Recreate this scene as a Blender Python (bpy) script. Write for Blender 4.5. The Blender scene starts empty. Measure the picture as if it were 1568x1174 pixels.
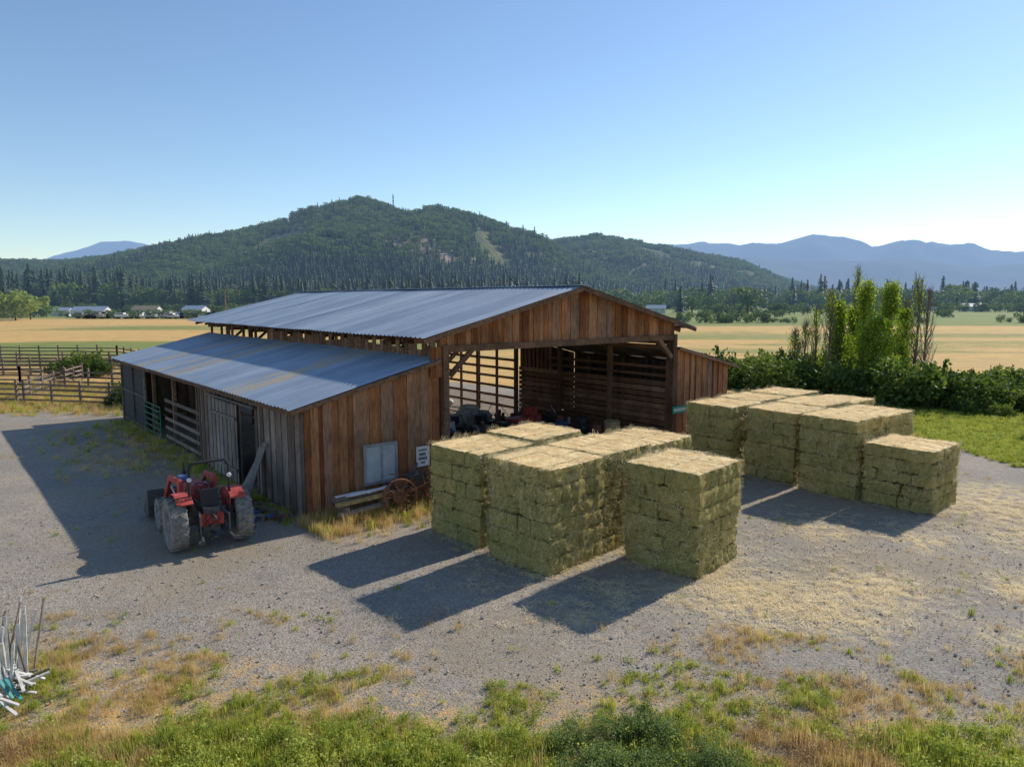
import bpy, math, random
import numpy as np
from mathutils import Vector, Matrix, noise as mnoise
random.seed(7); rng=np.random.default_rng(7)
scene=bpy.context.scene
COL=scene.collection
# ---------------------------------------------------------------- camera
PITCH=math.atan(127/1080)
cd=bpy.data.cameras.new("camera"); cam=bpy.data.objects.new("camera",cd); COL.objects.link(cam)
cam.location=(0,0,7); cam.rotation_euler=(math.pi/2-PITCH,0,0)
cd.sensor_width=36; cd.lens=1080/1568*36; cd.clip_start=.1; cd.clip_end=60000
scene.camera=cam
# ---------------------------------------------------------------- light
SAZ=math.radians(47.5); SEL=math.radians(33.5)
w=bpy.data.worlds.new("World"); scene.world=w; w.use_nodes=True
nt=w.node_tree; nt.nodes.clear()
sky=nt.nodes.new("ShaderNodeTexSky"); sky.sky_type='NISHITA'; sky.sun_disc=False
sky.sun_elevation=SEL; sky.sun_rotation=SAZ; sky.altitude=700; sky.air_density=1.1; sky.dust_density=.15; sky.ozone_density=3.2
bg=nt.nodes.new("ShaderNodeBackground"); bg.inputs[1].default_value=.15
wo=nt.nodes.new("ShaderNodeOutputWorld")
nt.links.new(sky.outputs[0],bg.inputs[0]); nt.links.new(bg.outputs[0],wo.inputs[0])
sl=bpy.data.lights.new("sun",'SUN'); sl.energy=5.0; sl.angle=math.radians(.5); sl.color=(1,.91,.78)
so=bpy.data.objects.new("sun",sl); COL.objects.link(so)
sd=Vector((math.sin(SAZ)*math.cos(SEL),math.cos(SAZ)*math.cos(SEL),math.sin(SEL)))
so.rotation_euler=sd.to_track_quat('Z','Y').to_euler(); so.location=(60,60,80)
scene.view_settings.view_transform='Standard'; scene.view_settings.look='None'; scene.view_settings.exposure=0
# ---------------------------------------------------------------- noise
def vnoise(x,y,seed=0):
    x=np.asarray(x,float);y=np.asarray(y,float)
    xi=np.floor(x).astype(np.int64);yi=np.floor(y).astype(np.int64);xf=x-xi;yf=y-yi
    def h(a,b):
        n=(a*374761393+b*668265263+seed*1442695041)&0xffffffff
        n=((n^(n>>13))*1274126177)&0xffffffff
        return ((n^(n>>16))&0xffff)/65535.
    u=xf*xf*(3-2*xf);v=yf*yf*(3-2*yf)
    return (h(xi,yi)*(1-u)+h(xi+1,yi)*u)*(1-v)+(h(xi,yi+1)*(1-u)+h(xi+1,yi+1)*u)*v
def fbm(x,y,o=4,seed=0):
    s=0;a=.5;t=0
    for i in range(o):
        s=s+a*vnoise(x*2**i,y*2**i,seed+i);t+=a;a*=.5
    return s/t
def sstep(a,b,x):
    t=np.clip((x-a)/(b-a),0,1);return t*t*(3-2*t)
# ---------------------------------------------------------------- materials
class M:
    def __init__(s,name):
        s.mat=bpy.data.materials.new(name); s.mat.use_nodes=True; s.nt=s.mat.node_tree; s.nt.nodes.clear()
        s.out=s.n("ShaderNodeOutputMaterial"); s.b=s.n("ShaderNodeBsdfPrincipled"); s.l(s.b.outputs[0],s.out.inputs[0])
        s.b.inputs['Specular IOR Level'].default_value=.25
    def n(s,t,**k):
        x=s.nt.nodes.new(t)
        for a,b in k.items(): setattr(x,a,b)
        return x
    def l(s,a,b): s.nt.links.new(a,b)
    def coord(s,scale=(1,1,1),kind='Object'):
        if kind=='World': o=s.n("ShaderNodeNewGeometry").outputs['Position']
        else: o=s.n("ShaderNodeTexCoord").outputs[kind]
        m=s.n("ShaderNodeMapping"); m.inputs['Scale'].default_value=scale; s.l(o,m.inputs[0]); return m.outputs[0]
    def noise(s,vec,scale,detail=4,rough=.55,dist=0):
        x=s.n("ShaderNodeTexNoise"); x.inputs['Scale'].default_value=scale; x.inputs['Detail'].default_value=detail
        x.inputs['Roughness'].default_value=rough; x.inputs['Distortion'].default_value=dist
        s.l(vec,x.inputs['Vector']); return x.outputs[0]
    def ramp(s,fac,stops):
        r=s.n("ShaderNodeValToRGB"); e=r.color_ramp.elements
        while len(e)<len(stops): e.new(.5)
        for i,(p,c) in enumerate(stops): e[i].position=p; e[i].color=(*c,1) if len(c)==3 else c
        s.l(fac,r.inputs[0]); return r.outputs[0]
    def mix(s,fac,a,b,mode='MIX'):
        x=s.n("ShaderNodeMix",data_type='RGBA',blend_type=mode)
        for i,v in ((0,fac),(6,a),(7,b)):
            if isinstance(v,(int,float)): x.inputs[i].default_value=v
            elif isinstance(v,tuple): x.inputs[i].default_value=(*v,1)
            else: s.l(v,x.inputs[i])
        return x.outputs[2]
    def math(s,op,a,b=0,clamp=False):
        x=s.n("ShaderNodeMath",operation=op,use_clamp=clamp)
        for i,v in ((0,a),(1,b)):
            if isinstance(v,(int,float)): x.inputs[i].default_value=v
            else: s.l(v,x.inputs[i])
        return x.outputs[0]
    def attr(s,name,o='Fac'):
        a=s.n("ShaderNodeAttribute"); a.attribute_name=name; return a.outputs[o]
    def bump(s,h,strength=.4,dist=.02):
        b=s.n("ShaderNodeBump"); b.inputs['Strength'].default_value=strength; b.inputs['Distance'].default_value=dist
        s.l(h,b.inputs['Height']); s.l(b.outputs[0],s.b.inputs['Normal'])
    def col(s,c):
        if isinstance(c,tuple): s.b.inputs['Base Color'].default_value=(*c,1)
        else: s.l(c,s.b.inputs['Base Color'])
    def rough(s,r): s.b.inputs['Roughness'].default_value=r; return s
    def haze(s,D=4500.,col=(.42,.58,.82),st=.85,shader=None,mx=.97):  # aerial haze painted into the material: bluish glow growing with distance from origin
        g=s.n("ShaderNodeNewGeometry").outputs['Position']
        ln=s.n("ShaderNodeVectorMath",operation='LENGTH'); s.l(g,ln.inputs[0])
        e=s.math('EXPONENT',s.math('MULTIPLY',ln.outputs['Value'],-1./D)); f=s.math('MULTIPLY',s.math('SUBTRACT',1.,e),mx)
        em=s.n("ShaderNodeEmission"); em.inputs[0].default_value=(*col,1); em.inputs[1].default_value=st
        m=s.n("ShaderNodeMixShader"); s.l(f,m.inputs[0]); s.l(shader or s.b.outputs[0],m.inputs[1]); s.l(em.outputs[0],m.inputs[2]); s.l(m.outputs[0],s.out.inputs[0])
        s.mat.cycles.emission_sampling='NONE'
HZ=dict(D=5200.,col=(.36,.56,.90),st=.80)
def plain(name,c,rough=.6,metal=0,var=.25,sc=3.,bump=.0):
    m=M(name); v=m.coord(); nz=m.noise(v,sc,5,.6)
    m.col(m.ramp(nz,[(.3,tuple(x*(1-var) for x in c)),(.7,tuple(min(1,x*(1+var)) for x in c))]))
    m.rough(rough); m.b.inputs['Metallic'].default_value=metal
    if bump: m.bump(nz,bump,.02)
    return m.mat
def wood(name,stops,scale=(7,7,.7),rough=.85):
    m=M(name); v=m.coord(scale); g=m.noise(v,3,6,.65,.4); blot=m.noise(m.coord((.8,.8,.4)),1.6,5,.65)
    base=m.ramp(m.attr('rnd'),stops)
    c=m.mix(.75,base,m.ramp(g,[(.3,(.25,.22,.2)),(.55,(.85,.83,.82)),(.75,(1.45,1.4,1.35))]),'MULTIPLY')
    c=m.mix(.7,c,m.ramp(blot,[(.35,(.5,.48,.47)),(.65,(1.3,1.22,1.18))]),'MULTIPLY')
    m.col(c); m.rough(rough); m.bump(g,.5,.02); return m.mat
W_FRONT=wood("barn_wood_warm",[(0,(.20,.075,.032)),(.35,(.40,.175,.072)),(.7,(.48,.25,.125)),(1,(.32,.20,.135))])
W_SIDE=wood("barn_wood_weathered",[(0,(.13,.10,.08)),(.5,(.23,.175,.14)),(1,(.33,.285,.25))])
W_DOOR=wood("door_wood_grey",[(0,(.22,.20,.18)),(1,(.36,.33,.30))])
W_DARK=wood("beam_wood_dark",[(0,(.15,.09,.055)),(1,(.30,.19,.12))],(4,4,4))
W_IN=wood("interior_boards",[(0,(.18,.10,.06)),(.5,(.27,.155,.095)),(1,(.36,.23,.15))],(1,1,8))
W_FENCE=wood("fence_wood",[(0,(.15,.12,.10)),(1,(.32,.27,.22))],(3,3,3))
W_NEW=wood("pale_timber",[(0,(.50,.36,.16)),(1,(.62,.50,.26))],(3,3,3))
def roofmat(name,rust):
    m=M(name); v=m.coord((.35,1.0,.35)); nz=m.noise(v,1.2,5,.6)
    base=m.ramp(m.attr('rnd'),[(0,(.25,.32,.41)),(.5,(.33,.40,.49)),(1,(.42,.49,.56))])
    c=m.mix(.5,base,m.ramp(nz,[(.3,(.6,.62,.65)),(.7,(1.15,1.15,1.15))]),'MULTIPLY')
    if rust:
        sx=m.n("ShaderNodeSeparateXYZ"); m.l(m.n("ShaderNodeTexCoord").outputs['Object'],sx.inputs[0])
        f=0
        for yc,wd in ((5.0,.6),(5.9,.2),(13.2,.8),(15.4,.4),(19.0,.5)):
            d=m.math('ABSOLUTE',m.math('SUBTRACT',sx.outputs[1],yc)); k=m.math('LESS_THAN',d,wd)
            f=k if f==0 else m.math('MAXIMUM',f,k)
        sp=m.ramp(m.noise(m.coord((.8,4,1)),1.4,5,.7),[(.38,(0,0,0)),(.56,(1,1,1))])
        c=m.mix(m.math('MULTIPLY',f,m.math('MULTIPLY',sp,.85)),c,(.50,.41,.28))
    else:
        sp=m.ramp(m.noise(m.coord((.25,2.5,1)),1.1,5,.75),[(.60,(0,0,0)),(.72,(.5,.5,.5))]); c=m.mix(sp,c,(.40,.36,.32))
    m.col(c); m.b.inputs['Metallic'].default_value=.0; m.rough(.55)
    m.bump(m.noise(m.coord((.6,2,1)),2.5,3),.25,.03); return m.mat
R_MAIN=roofmat("corrugated_metal",False); R_LEAN=roofmat("corrugated_metal_rusty",True)
BLACK=plain("black_paint",(.03,.03,.032),.5); DGREY=plain("dark_steel",(.09,.09,.092),.5,.2)
RED=plain("faded_red_paint",(.44,.075,.06),.5,0,.45,4); REDD=plain("dusty_dark_red",(.2,.045,.035),.7,0,.4,3); SILV=plain("rim_silver",(.42,.42,.43),.4,.5)
RUB=plain("dusty_rubber",(.22,.21,.19),.95,0,.4,8); RUST=plain("rust",(.22,.10,.06),.9,.1,.6,9,.6)
WHITE=plain("white_paint",(.72,.72,.70),.6,0,.15,5); GREEN=plain("green_enamel",(.03,.14,.08),.5)
BLUEP=plain("blue_plastic",(.06,.12,.26),.5); TARP=plain("white_sack",(.62,.61,.57),.8,0,.25,4,.3)
GLASS=plain("window_pane",(.40,.44,.45),.15,0,.2,1.5); MESH=plain("shade_cloth",(.05,.053,.057),.8,0,.35,6)
CONC=plain("dirt_floor",(.22,.175,.13),.95,0,.35,2,.3)
# ---------------------------------------------------------------- mesh builder
class MB:
    def __init__(s): s.v=[];s.f=[];s.m=[];s.r=[]
    def add(s,vs,fs,mat=0,rnd=None):
        o=len(s.v); s.v.extend([tuple(x) for x in vs]); r=random.random() if rnd is None else rnd
        for f in fs: s.f.append(tuple(i+o for i in f)); s.m.append(mat); s.r.append(r)
    def box(s,c,d,R=None,mat=0,rnd=None):
        vs=[Vector((x*d[0]/2,y*d[1]/2,z*d[2]/2)) for x in(-1,1) for y in(-1,1) for z in(-1,1)]
        if R is not None: vs=[R@v for v in vs]
        c=Vector(c); s.add([v+c for v in vs],[(0,1,3,2),(4,6,7,5),(0,4,5,1),(2,3,7,6),(0,2,6,4),(1,5,7,3)],mat,rnd)
    def bb(s,a,b,mat=0,rnd=None): # corner to corner
        s.box([(a[i]+b[i])/2 for i in range(3)],[abs(b[i]-a[i]) for i in range(3)],None,mat,rnd)
    def beam(s,p0,p1,w,h,mat=0,rnd=None):
        p0=Vector(p0);p1=Vector(p1);d=p1-p0;L=d.length
        R=d.to_track_quat('X','Z').to_matrix(); s.box((p0+p1)/2,(L,w,h),R,mat,rnd)
    def cyl(s,p0,p1,r0,r1=None,n=8,mat=0,rnd=None):
        r1=r0 if r1 is None else r1
        p0=Vector(p0);p1=Vector(p1);R=(p1-p0).to_track_quat('Z','Y').to_matrix()
        vs=[];
        for p,r in((p0,r0),(p1,r1)):
            for i in range(n):
                a=2*math.pi*i/n; vs.append(p+R@Vector((r*math.cos(a),r*math.sin(a),0)))
        fs=[(i,(i+1)%n,n+(i+1)%n,n+i) for i in range(n)]+[tuple(range(n-1,-1,-1)),tuple(range(n,2*n))]
        s.add(vs,fs,mat,rnd)
    def tube(s,pts,r,n=8,mat=0):
        for a,b in zip(pts[:-1],pts[1:]): s.cyl(a,b,r,r,n,mat)
    def lathe(s,c,axis,prof,n=28,mat=0,closed=True):
        # prof list of (radius, offset)
        R=Vector(axis).to_track_quat('Z','Y').to_matrix(); c=Vector(c); k=len(prof);vs=[]
        for i in range(n):
            a=2*math.pi*i/n
            for r,o in prof: vs.append(c+R@Vector((r*math.cos(a),r*math.sin(a),o)))
        fs=[]
        for i in range(n):
            j=(i+1)%n
            for q in range(k if closed else k-1):
                q2=(q+1)%k; fs.append((i*k+q,j*k+q,j*k+q2,i*k+q2))
        s.add(vs,fs,mat)
    def obj(s,name,mats,parent=None,smooth=False,bevel=0,loc=None,rot=None,coll=None):
        me=bpy.data.meshes.new(name); me.from_pydata(s.v,[],s.f)
        for m in mats: me.materials.append(m)
        me.polygons.foreach_set('material_index',s.m)
        a=me.attributes.new('rnd','FLOAT','FACE'); a.data.foreach_set('value',s.r)
        if smooth: me.polygons.foreach_set('use_smooth',[True]*len(s.f))
        me.update(); o=bpy.data.objects.new(name,me)
        (coll or COL).objects.link(o)
        if parent: o.parent=parent
        if loc: o.location=loc
        if rot: o.rotation_euler=rot
        if bevel:
            b=o.modifiers.new("bevel",'BEVEL'); b.width=bevel; b.segments=2; b.limit_method='ANGLE'
        return o
def empty(name,loc,rz=0):
    e=bpy.data.objects.new(name,None); COL.objects.link(e); e.location=loc; e.rotation_euler=(0,0,rz); e.empty_display_size=.3; return e
def npmesh(name,V,F,mats,attr=None,smooth=False,midx=None,coll=None,parent=None):
    V=np.asarray(V,np.float32);F=np.asarray(F,np.int32); k=F.shape[1]
    me=bpy.data.meshes.new(name); me.vertices.add(len(V)); me.vertices.foreach_set('co',V.ravel())
    me.loops.add(F.size); me.loops.foreach_set('vertex_index',F.ravel())
    me.polygons.add(len(F)); me.polygons.foreach_set('loop_start',np.arange(0,F.size,k,dtype=np.int32))
    me.update(calc_edges=True)
    for m in mats: me.materials.append(m)
    if midx is not None: me.polygons.foreach_set('material_index',np.asarray(midx,np.int32))
    if attr is not None:
        a=me.attributes.new('rnd','FLOAT','FACE'); a.data.foreach_set('value',np.asarray(attr,np.float32))
    if smooth: me.polygons.foreach_set('use_smooth',np.ones(len(F),bool))
    me.validate(); o=bpy.data.objects.new(name,me)
    (coll or COL).objects.link(o)
    if parent: o.parent=parent
    return o
def scatter(name,P,coll,scl,pick,tilt=None,sz=None):
    P=np.asarray(P,np.float32);n=len(P)
    me=bpy.data.meshes.new(name); me.vertices.add(n); me.vertices.foreach_set('co',P.ravel())
    rot=np.zeros((n,3),np.float32); rot[:,2]=rng.uniform(0,6.283,n)
    if tilt is not None: rot=np.asarray(tilt,np.float32)
    sc=np.repeat(np.asarray(scl,np.float32)[:,None],3,1)
    if sz is not None: sc[:,2]*=sz
    a=me.attributes.new('rt','FLOAT_VECTOR','POINT'); a.data.foreach_set('vector',rot.ravel())
    a=me.attributes.new('sc','FLOAT_VECTOR','POINT'); a.data.foreach_set('vector',sc.ravel())
    a=me.attributes.new('pk','INT','POINT'); a.data.foreach_set('value',np.asarray(pick,np.int32))
    o=bpy.data.objects.new(name,me); COL.objects.link(o)
    g=bpy.data.node_groups.new(name,'GeometryNodeTree')
    g.interface.new_socket("Geometry",in_out='INPUT',socket_type='NodeSocketGeometry'); g.interface.new_socket("Geometry",in_out='OUTPUT',socket_type='NodeSocketGeometry')
    N=g.nodes.new; L=g.links.new
    gi=N('NodeGroupInput');go=N('NodeGroupOutput');ip=N('GeometryNodeInstanceOnPoints');ci=N('GeometryNodeCollectionInfo')
    ci.inputs['Collection'].default_value=coll; ci.inputs['Separate Children'].default_value=True; ci.inputs['Reset Children'].default_value=True
    def at(nm,t):
        x=N('GeometryNodeInputNamedAttribute'); x.data_type=t; x.inputs[0].default_value=nm; return x.outputs[0]
    L(gi.outputs[0],ip.inputs['Points']); L(ci.outputs[0],ip.inputs['Instance']); ip.inputs['Pick Instance'].default_value=True
    L(at('pk','INT'),ip.inputs['Instance Index']); L(at('sc','FLOAT_VECTOR'),ip.inputs['Scale'])
    e2r=N('FunctionNodeEulerToRotation'); L(at('rt','FLOAT_VECTOR'),e2r.inputs[0]); L(e2r.outputs[0],ip.inputs['Rotation'])
    L(ip.outputs[0],go.inputs[0])
    md=o.modifiers.new("scatter",'NODES'); md.node_group=g
    return o
# ---------------------------------------------------------------- ground
yard=[(-60,13.3),(-18,13.3),(-11,13.4),(-3.7,12.7),(2.8,12.2),(8.8,11.2),(16,9.6),(40,6.5),(40,20),(27,25),(22.8,29),(21.5,33),(20.5,36),(16,41),(10,50),(-14,66),(-20,60),(-27,47),(-34,43),(-60,41)]
def sdf(P,poly):
    x,y=P[:,0],P[:,1]; d=np.full(len(x),1e9); ins=np.zeros(len(x),bool)
    for i in range(len(poly)):
        ax,ay=poly[i];bx,by=poly[(i+1)%len(poly)]
        ex,ey=bx-ax,by-ay; t=np.clip(((x-ax)*ex+(y-ay)*ey)/(ex*ex+ey*ey),0,1)
        d=np.minimum(d,np.hypot(x-ax-t*ex,y-ay-t*ey))
        c=((ay>y)!=(by>y)); 
        with np.errstate(divide='ignore',invalid='ignore'): xi=(bx-ax)*(y-ay)/(by-ay+1e-12)+ax
        ins^=c&(x<xi)
    return np.where(ins,-d,d)
def axis(lo,hi,step,far,g=1.13):
    a=list(np.arange(lo,hi,step)); s=step;x=a[-1]
    while x<far: s*=g;x+=s;a.append(x)
    s=step;x=a[0];b=[]
    while x>-far: s*=g;x-=s;b.append(x)
    return np.array(b[::-1]+a)
gx=axis(-36,36,.3,16000);gy=axis(6,60,.3,16000)
X,Y=np.meshgrid(gx,gy,indexing='xy');nx,ny=len(gx),len(gy)
PX=X.ravel();PY=Y.ravel();P2=np.stack([PX,PY],1)
sdv=sdf(P2,yard)+(fbm(PX*.5,PY*.5,4,3)-.5)*3.0
Rm=sstep(.9,-.9,sdv)
fg=PY<14.5
Rm=np.where(fg,np.maximum(Rm,sstep(6.5,0,sdv)*.62),Rm)
near=sstep(120,60,np.hypot(PX,PY))
Z=((fbm(PX*.35,PY*.35,4,11)-.5)*.10+ (fbm(PX*1.6,PY*1.6,2,15)-.5)*.04*(1-Rm))*near*np.where(PY<14,2,1)
bc=np.array([-6.57,21.92]);ca,sa=math.cos(math.radians(40)),math.sin(math.radians(40))
def tolocal(x,y): dx=x-bc[0];dy=y-bc[1]; return dx*ca+dy*sa,-dx*sa+dy*ca
def toworld(s,l,z=0): return (bc[0]+s*ca-l*sa, bc[1]+s*sa+l*ca, z)
lx,ly=tolocal(PX,PY)
Z=np.where(Rm>.5,Z*.4,Z)-.02
inb=(lx>-1)&(lx<24.5)&(ly>-1)&(ly<27); Z=np.where(inb,-.03,Z)
az=PX/np.maximum(PY,1)
G=np.full(len(PX),.10)
G=np.where(PY<14.5,.42,G)
G=np.maximum(G,sstep(20,23,PX)*sstep(44,40,PY)*sstep(20,27,PY)*.95)
hedge=[(15,60),(18,52),(24,46),(30,38),(60,30),(60,55),(34,62),(22,64)]
G=np.maximum(G,sstep(2,-2,sdf(P2,hedge))*.8)
G=np.maximum(G,sstep(185,205,PY)*sstep(-.1,.1,az)*.85)
G=np.maximum(G,sstep(235,290,PY)*.62)
G=np.maximum(G,((PY>60)&(PY<240)&(az<.1))*(.05+.6*sstep(.45,.62,fbm(PX*.010+4,PY*.035,3,9))))
G=np.where((PY>92)&(PY<185)&(az>.15),np.maximum(G,.55*sstep(.42,.56,fbm(PX*.012,PY*.07,3,19))),G)
weedl=sstep(-6.0,-4.0,lx)*sstep(0,-1,lx)*sstep(9,12,ly)*sstep(22,18,ly)
Rm=Rm*(1-.4*weedl); G=np.maximum(G,weedl*.35)
front_w=sstep(-2.4,-1.2,ly)*sstep(.5,0,ly)*sstep(-.6,.4,lx)*sstep(6.5,5,lx)
Rm=Rm*(1-.8*front_w)
B=np.zeros(len(PX))
for cx,cy,r in [(5.6,16.0,1.7),(7.2,15.6,1.5),(9,16.6,1.2),(16.8,23.2,2.2),(18.6,21.5,2),(15.4,20.2,1.4),(12.5,16.5,1.0),(17.8,25.5,1.6),(12,20,.8),(10.5,14,.8),(1.5,15.0,.5),(9.5,21,.9)]:
    B=np.maximum(B,np.exp(-((PX-cx)**2+(PY-cy)**2)/r**2))
V=np.stack([PX,PY,Z],1)
ii=(np.arange(ny-1)[:,None]*nx+np.arange(nx-1)[None,:]).ravel()
F=np.stack([ii,ii+1,ii+nx+1,ii+nx],1)
m=M("ground_surface"); at=m.n("ShaderNodeAttribute"); at.attribute_name='msk'; sp=m.n("ShaderNodeSeparateColor"); m.l(at.outputs['Color'],sp.inputs[0])
wv=m.coord(kind='World'); n1=m.noise(wv,.35,5,.6); n2=m.noise(wv,3.2,5,.7); n3=m.noise(wv,22,3,.8)
stretch=m.noise(m.coord((.006,.035,1),'World'),1.,6,.6); n0=m.noise(wv,.13,5,.65); nm=m.noise(m.coord((.25,.6,1),'World'),1,5,.7)
vo=m.n("ShaderNodeTexVoronoi"); vo.inputs['Scale'].default_value=26; m.l(wv,vo.inputs['Vector'])
grav=m.mix(m.ramp(n1,[(.38,(0,0,0)),(.62,(1,1,1))]),(.345,.30,.245),(.265,.245,.215))
grav=m.mix(.75,grav,m.ramp(vo.outputs['Color'],[(.15,(.62,.61,.60)),(.5,(1.,1.,1.)),(.9,(1.4,1.38,1.35))]),'MULTIPLY')
grav=m.mix(m.ramp(n2,[(.52,(0,0,0)),(.72,(.75,.75,.75))]),grav,(.265,.195,.125))
grav=m.mix(m.ramp(n0,[(.48,(0,0,0)),(.60,(.6,.6,.6))]),grav,(.30,.235,.155))
grav=m.mix(m.ramp(n3,[(.62,(0,0,0)),(.75,(.7,.7,.7))]),grav,(.13,.12,.10))
strf=m.math('MULTIPLY',sp.outputs[2],m.ramp(m.noise(wv,2.6,6,.75,.6),[(.45,(0,0,0)),(.56,(1,1,1))]))
grav=m.mix(strf,grav,(.62,.49,.26))
gold=m.mix(m.ramp(stretch,[(.35,(0,0,0)),(.65,(1,1,1))]),(.70,.43,.15),(.57,.40,.15))
gold=m.mix(.5,gold,m.ramp(n2,[(.3,(.6,.58,.5)),(.7,(1.25,1.22,1.15))]),'MULTIPLY')
gold=m.mix(.6,gold,m.ramp(nm,[(.35,(.62,.60,.54)),(.65,(1.2,1.18,1.15))]),'MULTIPLY')
grn=m.mix(n2,(.11,.16,.025),(.27,.30,.07))
gf=m.math('ADD',sp.outputs[1],m.math('MULTIPLY',m.math('SUBTRACT',m.mix(.7,n1,n2),.5),1.8))
fld=m.mix(m.ramp(m.math('ADD',gf,m.math('MULTIPLY',m.math('SUBTRACT',stretch,.5),.8)),[(.35,(0,0,0)),(.62,(1,1,1))]),gold,grn)
rf=m.math('ADD',sp.outputs[0],m.math('MULTIPLY',m.math('SUBTRACT',m.mix(.5,n2,n3),.5),2.2))
c=m.mix(m.ramp(rf,[(.35,(0,0,0)),(.65,(1,1,1))]),fld,grav)
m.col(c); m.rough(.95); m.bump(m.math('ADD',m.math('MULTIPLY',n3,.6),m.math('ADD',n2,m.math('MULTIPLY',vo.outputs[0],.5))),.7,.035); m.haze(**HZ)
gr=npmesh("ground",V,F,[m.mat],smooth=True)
ca_=gr.data.attributes.new('msk','FLOAT_COLOR','POINT'); ca_.data.foreach_set('color',np.stack([Rm,G,B,np.ones_like(B)],1).astype(np.float32).ravel())
# ---------------------------------------------------------------- barn
barn=empty("hay_barn",(bc[0],bc[1],0),math.radians(40))
SL=(7.6-5.73)/7.7
def zmain(x): return 7.6-abs(x-11.9)*SL
def zl(x): return 3.76+.233*x
def zr(x): return 4.85-.235*(x-18.7)
def planks_x(mb,x0,x1,y,z0f,z1f,wd=.27,mat=0,thick=.025):
    x=x0;i=0
    while x<x1-.02:
        ww=min(wd*random.uniform(.75,1.2),x1-x); off=.028 if i%2 else 0
        za,zb=z0f(x+ww/2),z1f(x+ww/2)
        j=random.uniform(-.03,.05)
        if zb-za>.06:
            pa=.03 if i%2 else -.008
            vs=[(x-pa,y-off-thick,z0f(x)+j),(x+ww+pa,y-off-thick,z0f(x+ww)+j),(x+ww+pa,y-off-thick,z1f(x+ww)),(x-pa,y-off-thick,z1f(x)),
                (x-pa,y-off,z0f(x)+j),(x+ww+pa,y-off,z0f(x+ww)+j),(x+ww+pa,y-off,z1f(x+ww)),(x-pa,y-off,z1f(x))]
            mb.add(vs,[(0,1,2,3),(5,4,7,6),(4,0,3,7),(1,5,6,2),(3,2,6,7),(4,5,1,0)],mat)
        x+=ww;i+=1
def planks_y(mb,y0,y1,x,z0,z1,wd=.27,mat=0,thick=.025,sgn=-1):
    y=y0;i=0
    while y<y1-.02:
        ww=min(wd*random.uniform(.75,1.2),y1-y); off=.028 if i%2 else 0; pa=.03 if i%2 else -.008
        j=random.uniform(-.04,.06); a=x+sgn*off;b=x+sgn*(off+thick)
        mb.bb((min(a,b),y-pa,z0+j),(max(a,b),y+ww+pa,z1),mat); y+=ww;i+=1
def roofp(name,x0,z0,x1,z1,y0,y1,mat,per=.3):
    mb=MB(); ns=8; y=y0;prof=[]
    while y<y1: prof+=[(y,0),(y+per*.55,0),(y+per*.68,.04),(y+per*.87,.04)]; y+=per
    prof.append((min(y,y1+.2),0)); k=len(prof);vs=[]
    for i in range(ns+1):
        t=i/ns
        for (yy,h) in prof:
            sag=(float(vnoise(yy*.25,t*2.5+x0,5))-.5)*.05
            if i==0: sag+=(float(vnoise(math.floor(yy/.9)*3.1,x0,6))-.5)*.03
            vs.append((x0+(x1-x0)*t,yy,z0+(z1-z0)*t+h+sag))
    for j in range(k-1):
        r=float(vnoise(math.floor(prof[j][0]/.9)*7.3,x0,8))
        for i in range(ns):
            mb.f.append((i*k+j,i*k+j+1,(i+1)*k+j+1,(i+1)*k+j)); mb.m.append(0); mb.r.append(r)
    mb.v=vs; return mb.obj(name,[mat],barn)
roofp("main_roof_left",4.1,5.71,11.9,7.6,-.65,26.9,R_MAIN)
roofp("main_roof_right",11.9,7.6,19.7,5.71,-.65,26.9,R_MAIN)
roofp("lean_to_roof_left",-.55,zl(-.55),5.12,zl(5.12),-.22,25.8,R_LEAN)
roofp("lean_to_roof_right",18.82,zr(18.82),24.0,zr(24.0),-.35,11.5,R_MAIN)
mb=MB(); mb.beam((11.75,-.68,7.62),(11.75,26.95,7.62),.36,.03); mb.beam((12.05,-.68,7.60),(12.05,26.95,7.60),.36,.03); mb.obj("ridge_cap",[R_MAIN],barn)
# framing
mb=MB()
for y in np.arange(0.1,26.5,3.8):
    for x in (5.3,18.55):
        mb.box((x,y,2.95),(.2,.2,5.9),None,0)
    if y>.5: mb.box((0.14,y,1.85),(.16,.16,3.7),None,0)
    mb.beam((5.2,y,5.35),(18.65,y,5.35),.1,.26)
    for sx in(-1,1):
        mb.beam((11.9+sx*7.6,y+.12,zmain(11.9+sx*7.6)-.2),(11.9+sx*.05,y+.12,7.38),.08,.2)
        mb.beam((11.9+sx*3.4,y+.1,5.45),(11.9+sx*3.4,y+.1,6.6),.08,.14)
        mb.beam((11.9+sx*6.5,y+.16,4.5),(11.9+sx*5.55,y+.16,5.3),.08,.14)
    mb.box((11.9,y+.1,6.45),(.14,.1,1.9))
for x in np.arange(4.6,19.4,1.05):
    mb.beam((x,-.5,zmain(x)-.075),(x,26.8,zmain(x)-.075),.05,.11)
for x in (.0,1.3,2.6,3.9,5.0): mb.beam((x,-.1,zl(x)-.07),(x,25.7,zl(x)-.07),.05,.1)
for y in np.arange(.3,25.8,1.9): mb.beam((-.35,y,zl(-.35)-.2),(5.1,y,zl(5.1)-.2),.05,.14)
for y in np.arange(.4,11.3,1.9): mb.beam((18.9,y,zr(18.9)-.18),(23.7,y,zr(23.7)-.18),.05,.14)
for x in(5.28,18.57): mb.beam((x,0,5.72),(x,26.6,5.72),.12,.25)
for y in np.arange(1.0,26.4,1.9):  # outlookers above lean-to
    mb.beam((4.25,y,5.58),(5.3,y,5.8),.07,.14); mb.box((5.22,y,5.25),(.12,.12,1.0))
mb.beam((0.14,10.8,3.55),(.14,25.6,3.55),.12,.2)
mb.obj("framing",[W_DARK],barn)
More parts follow.
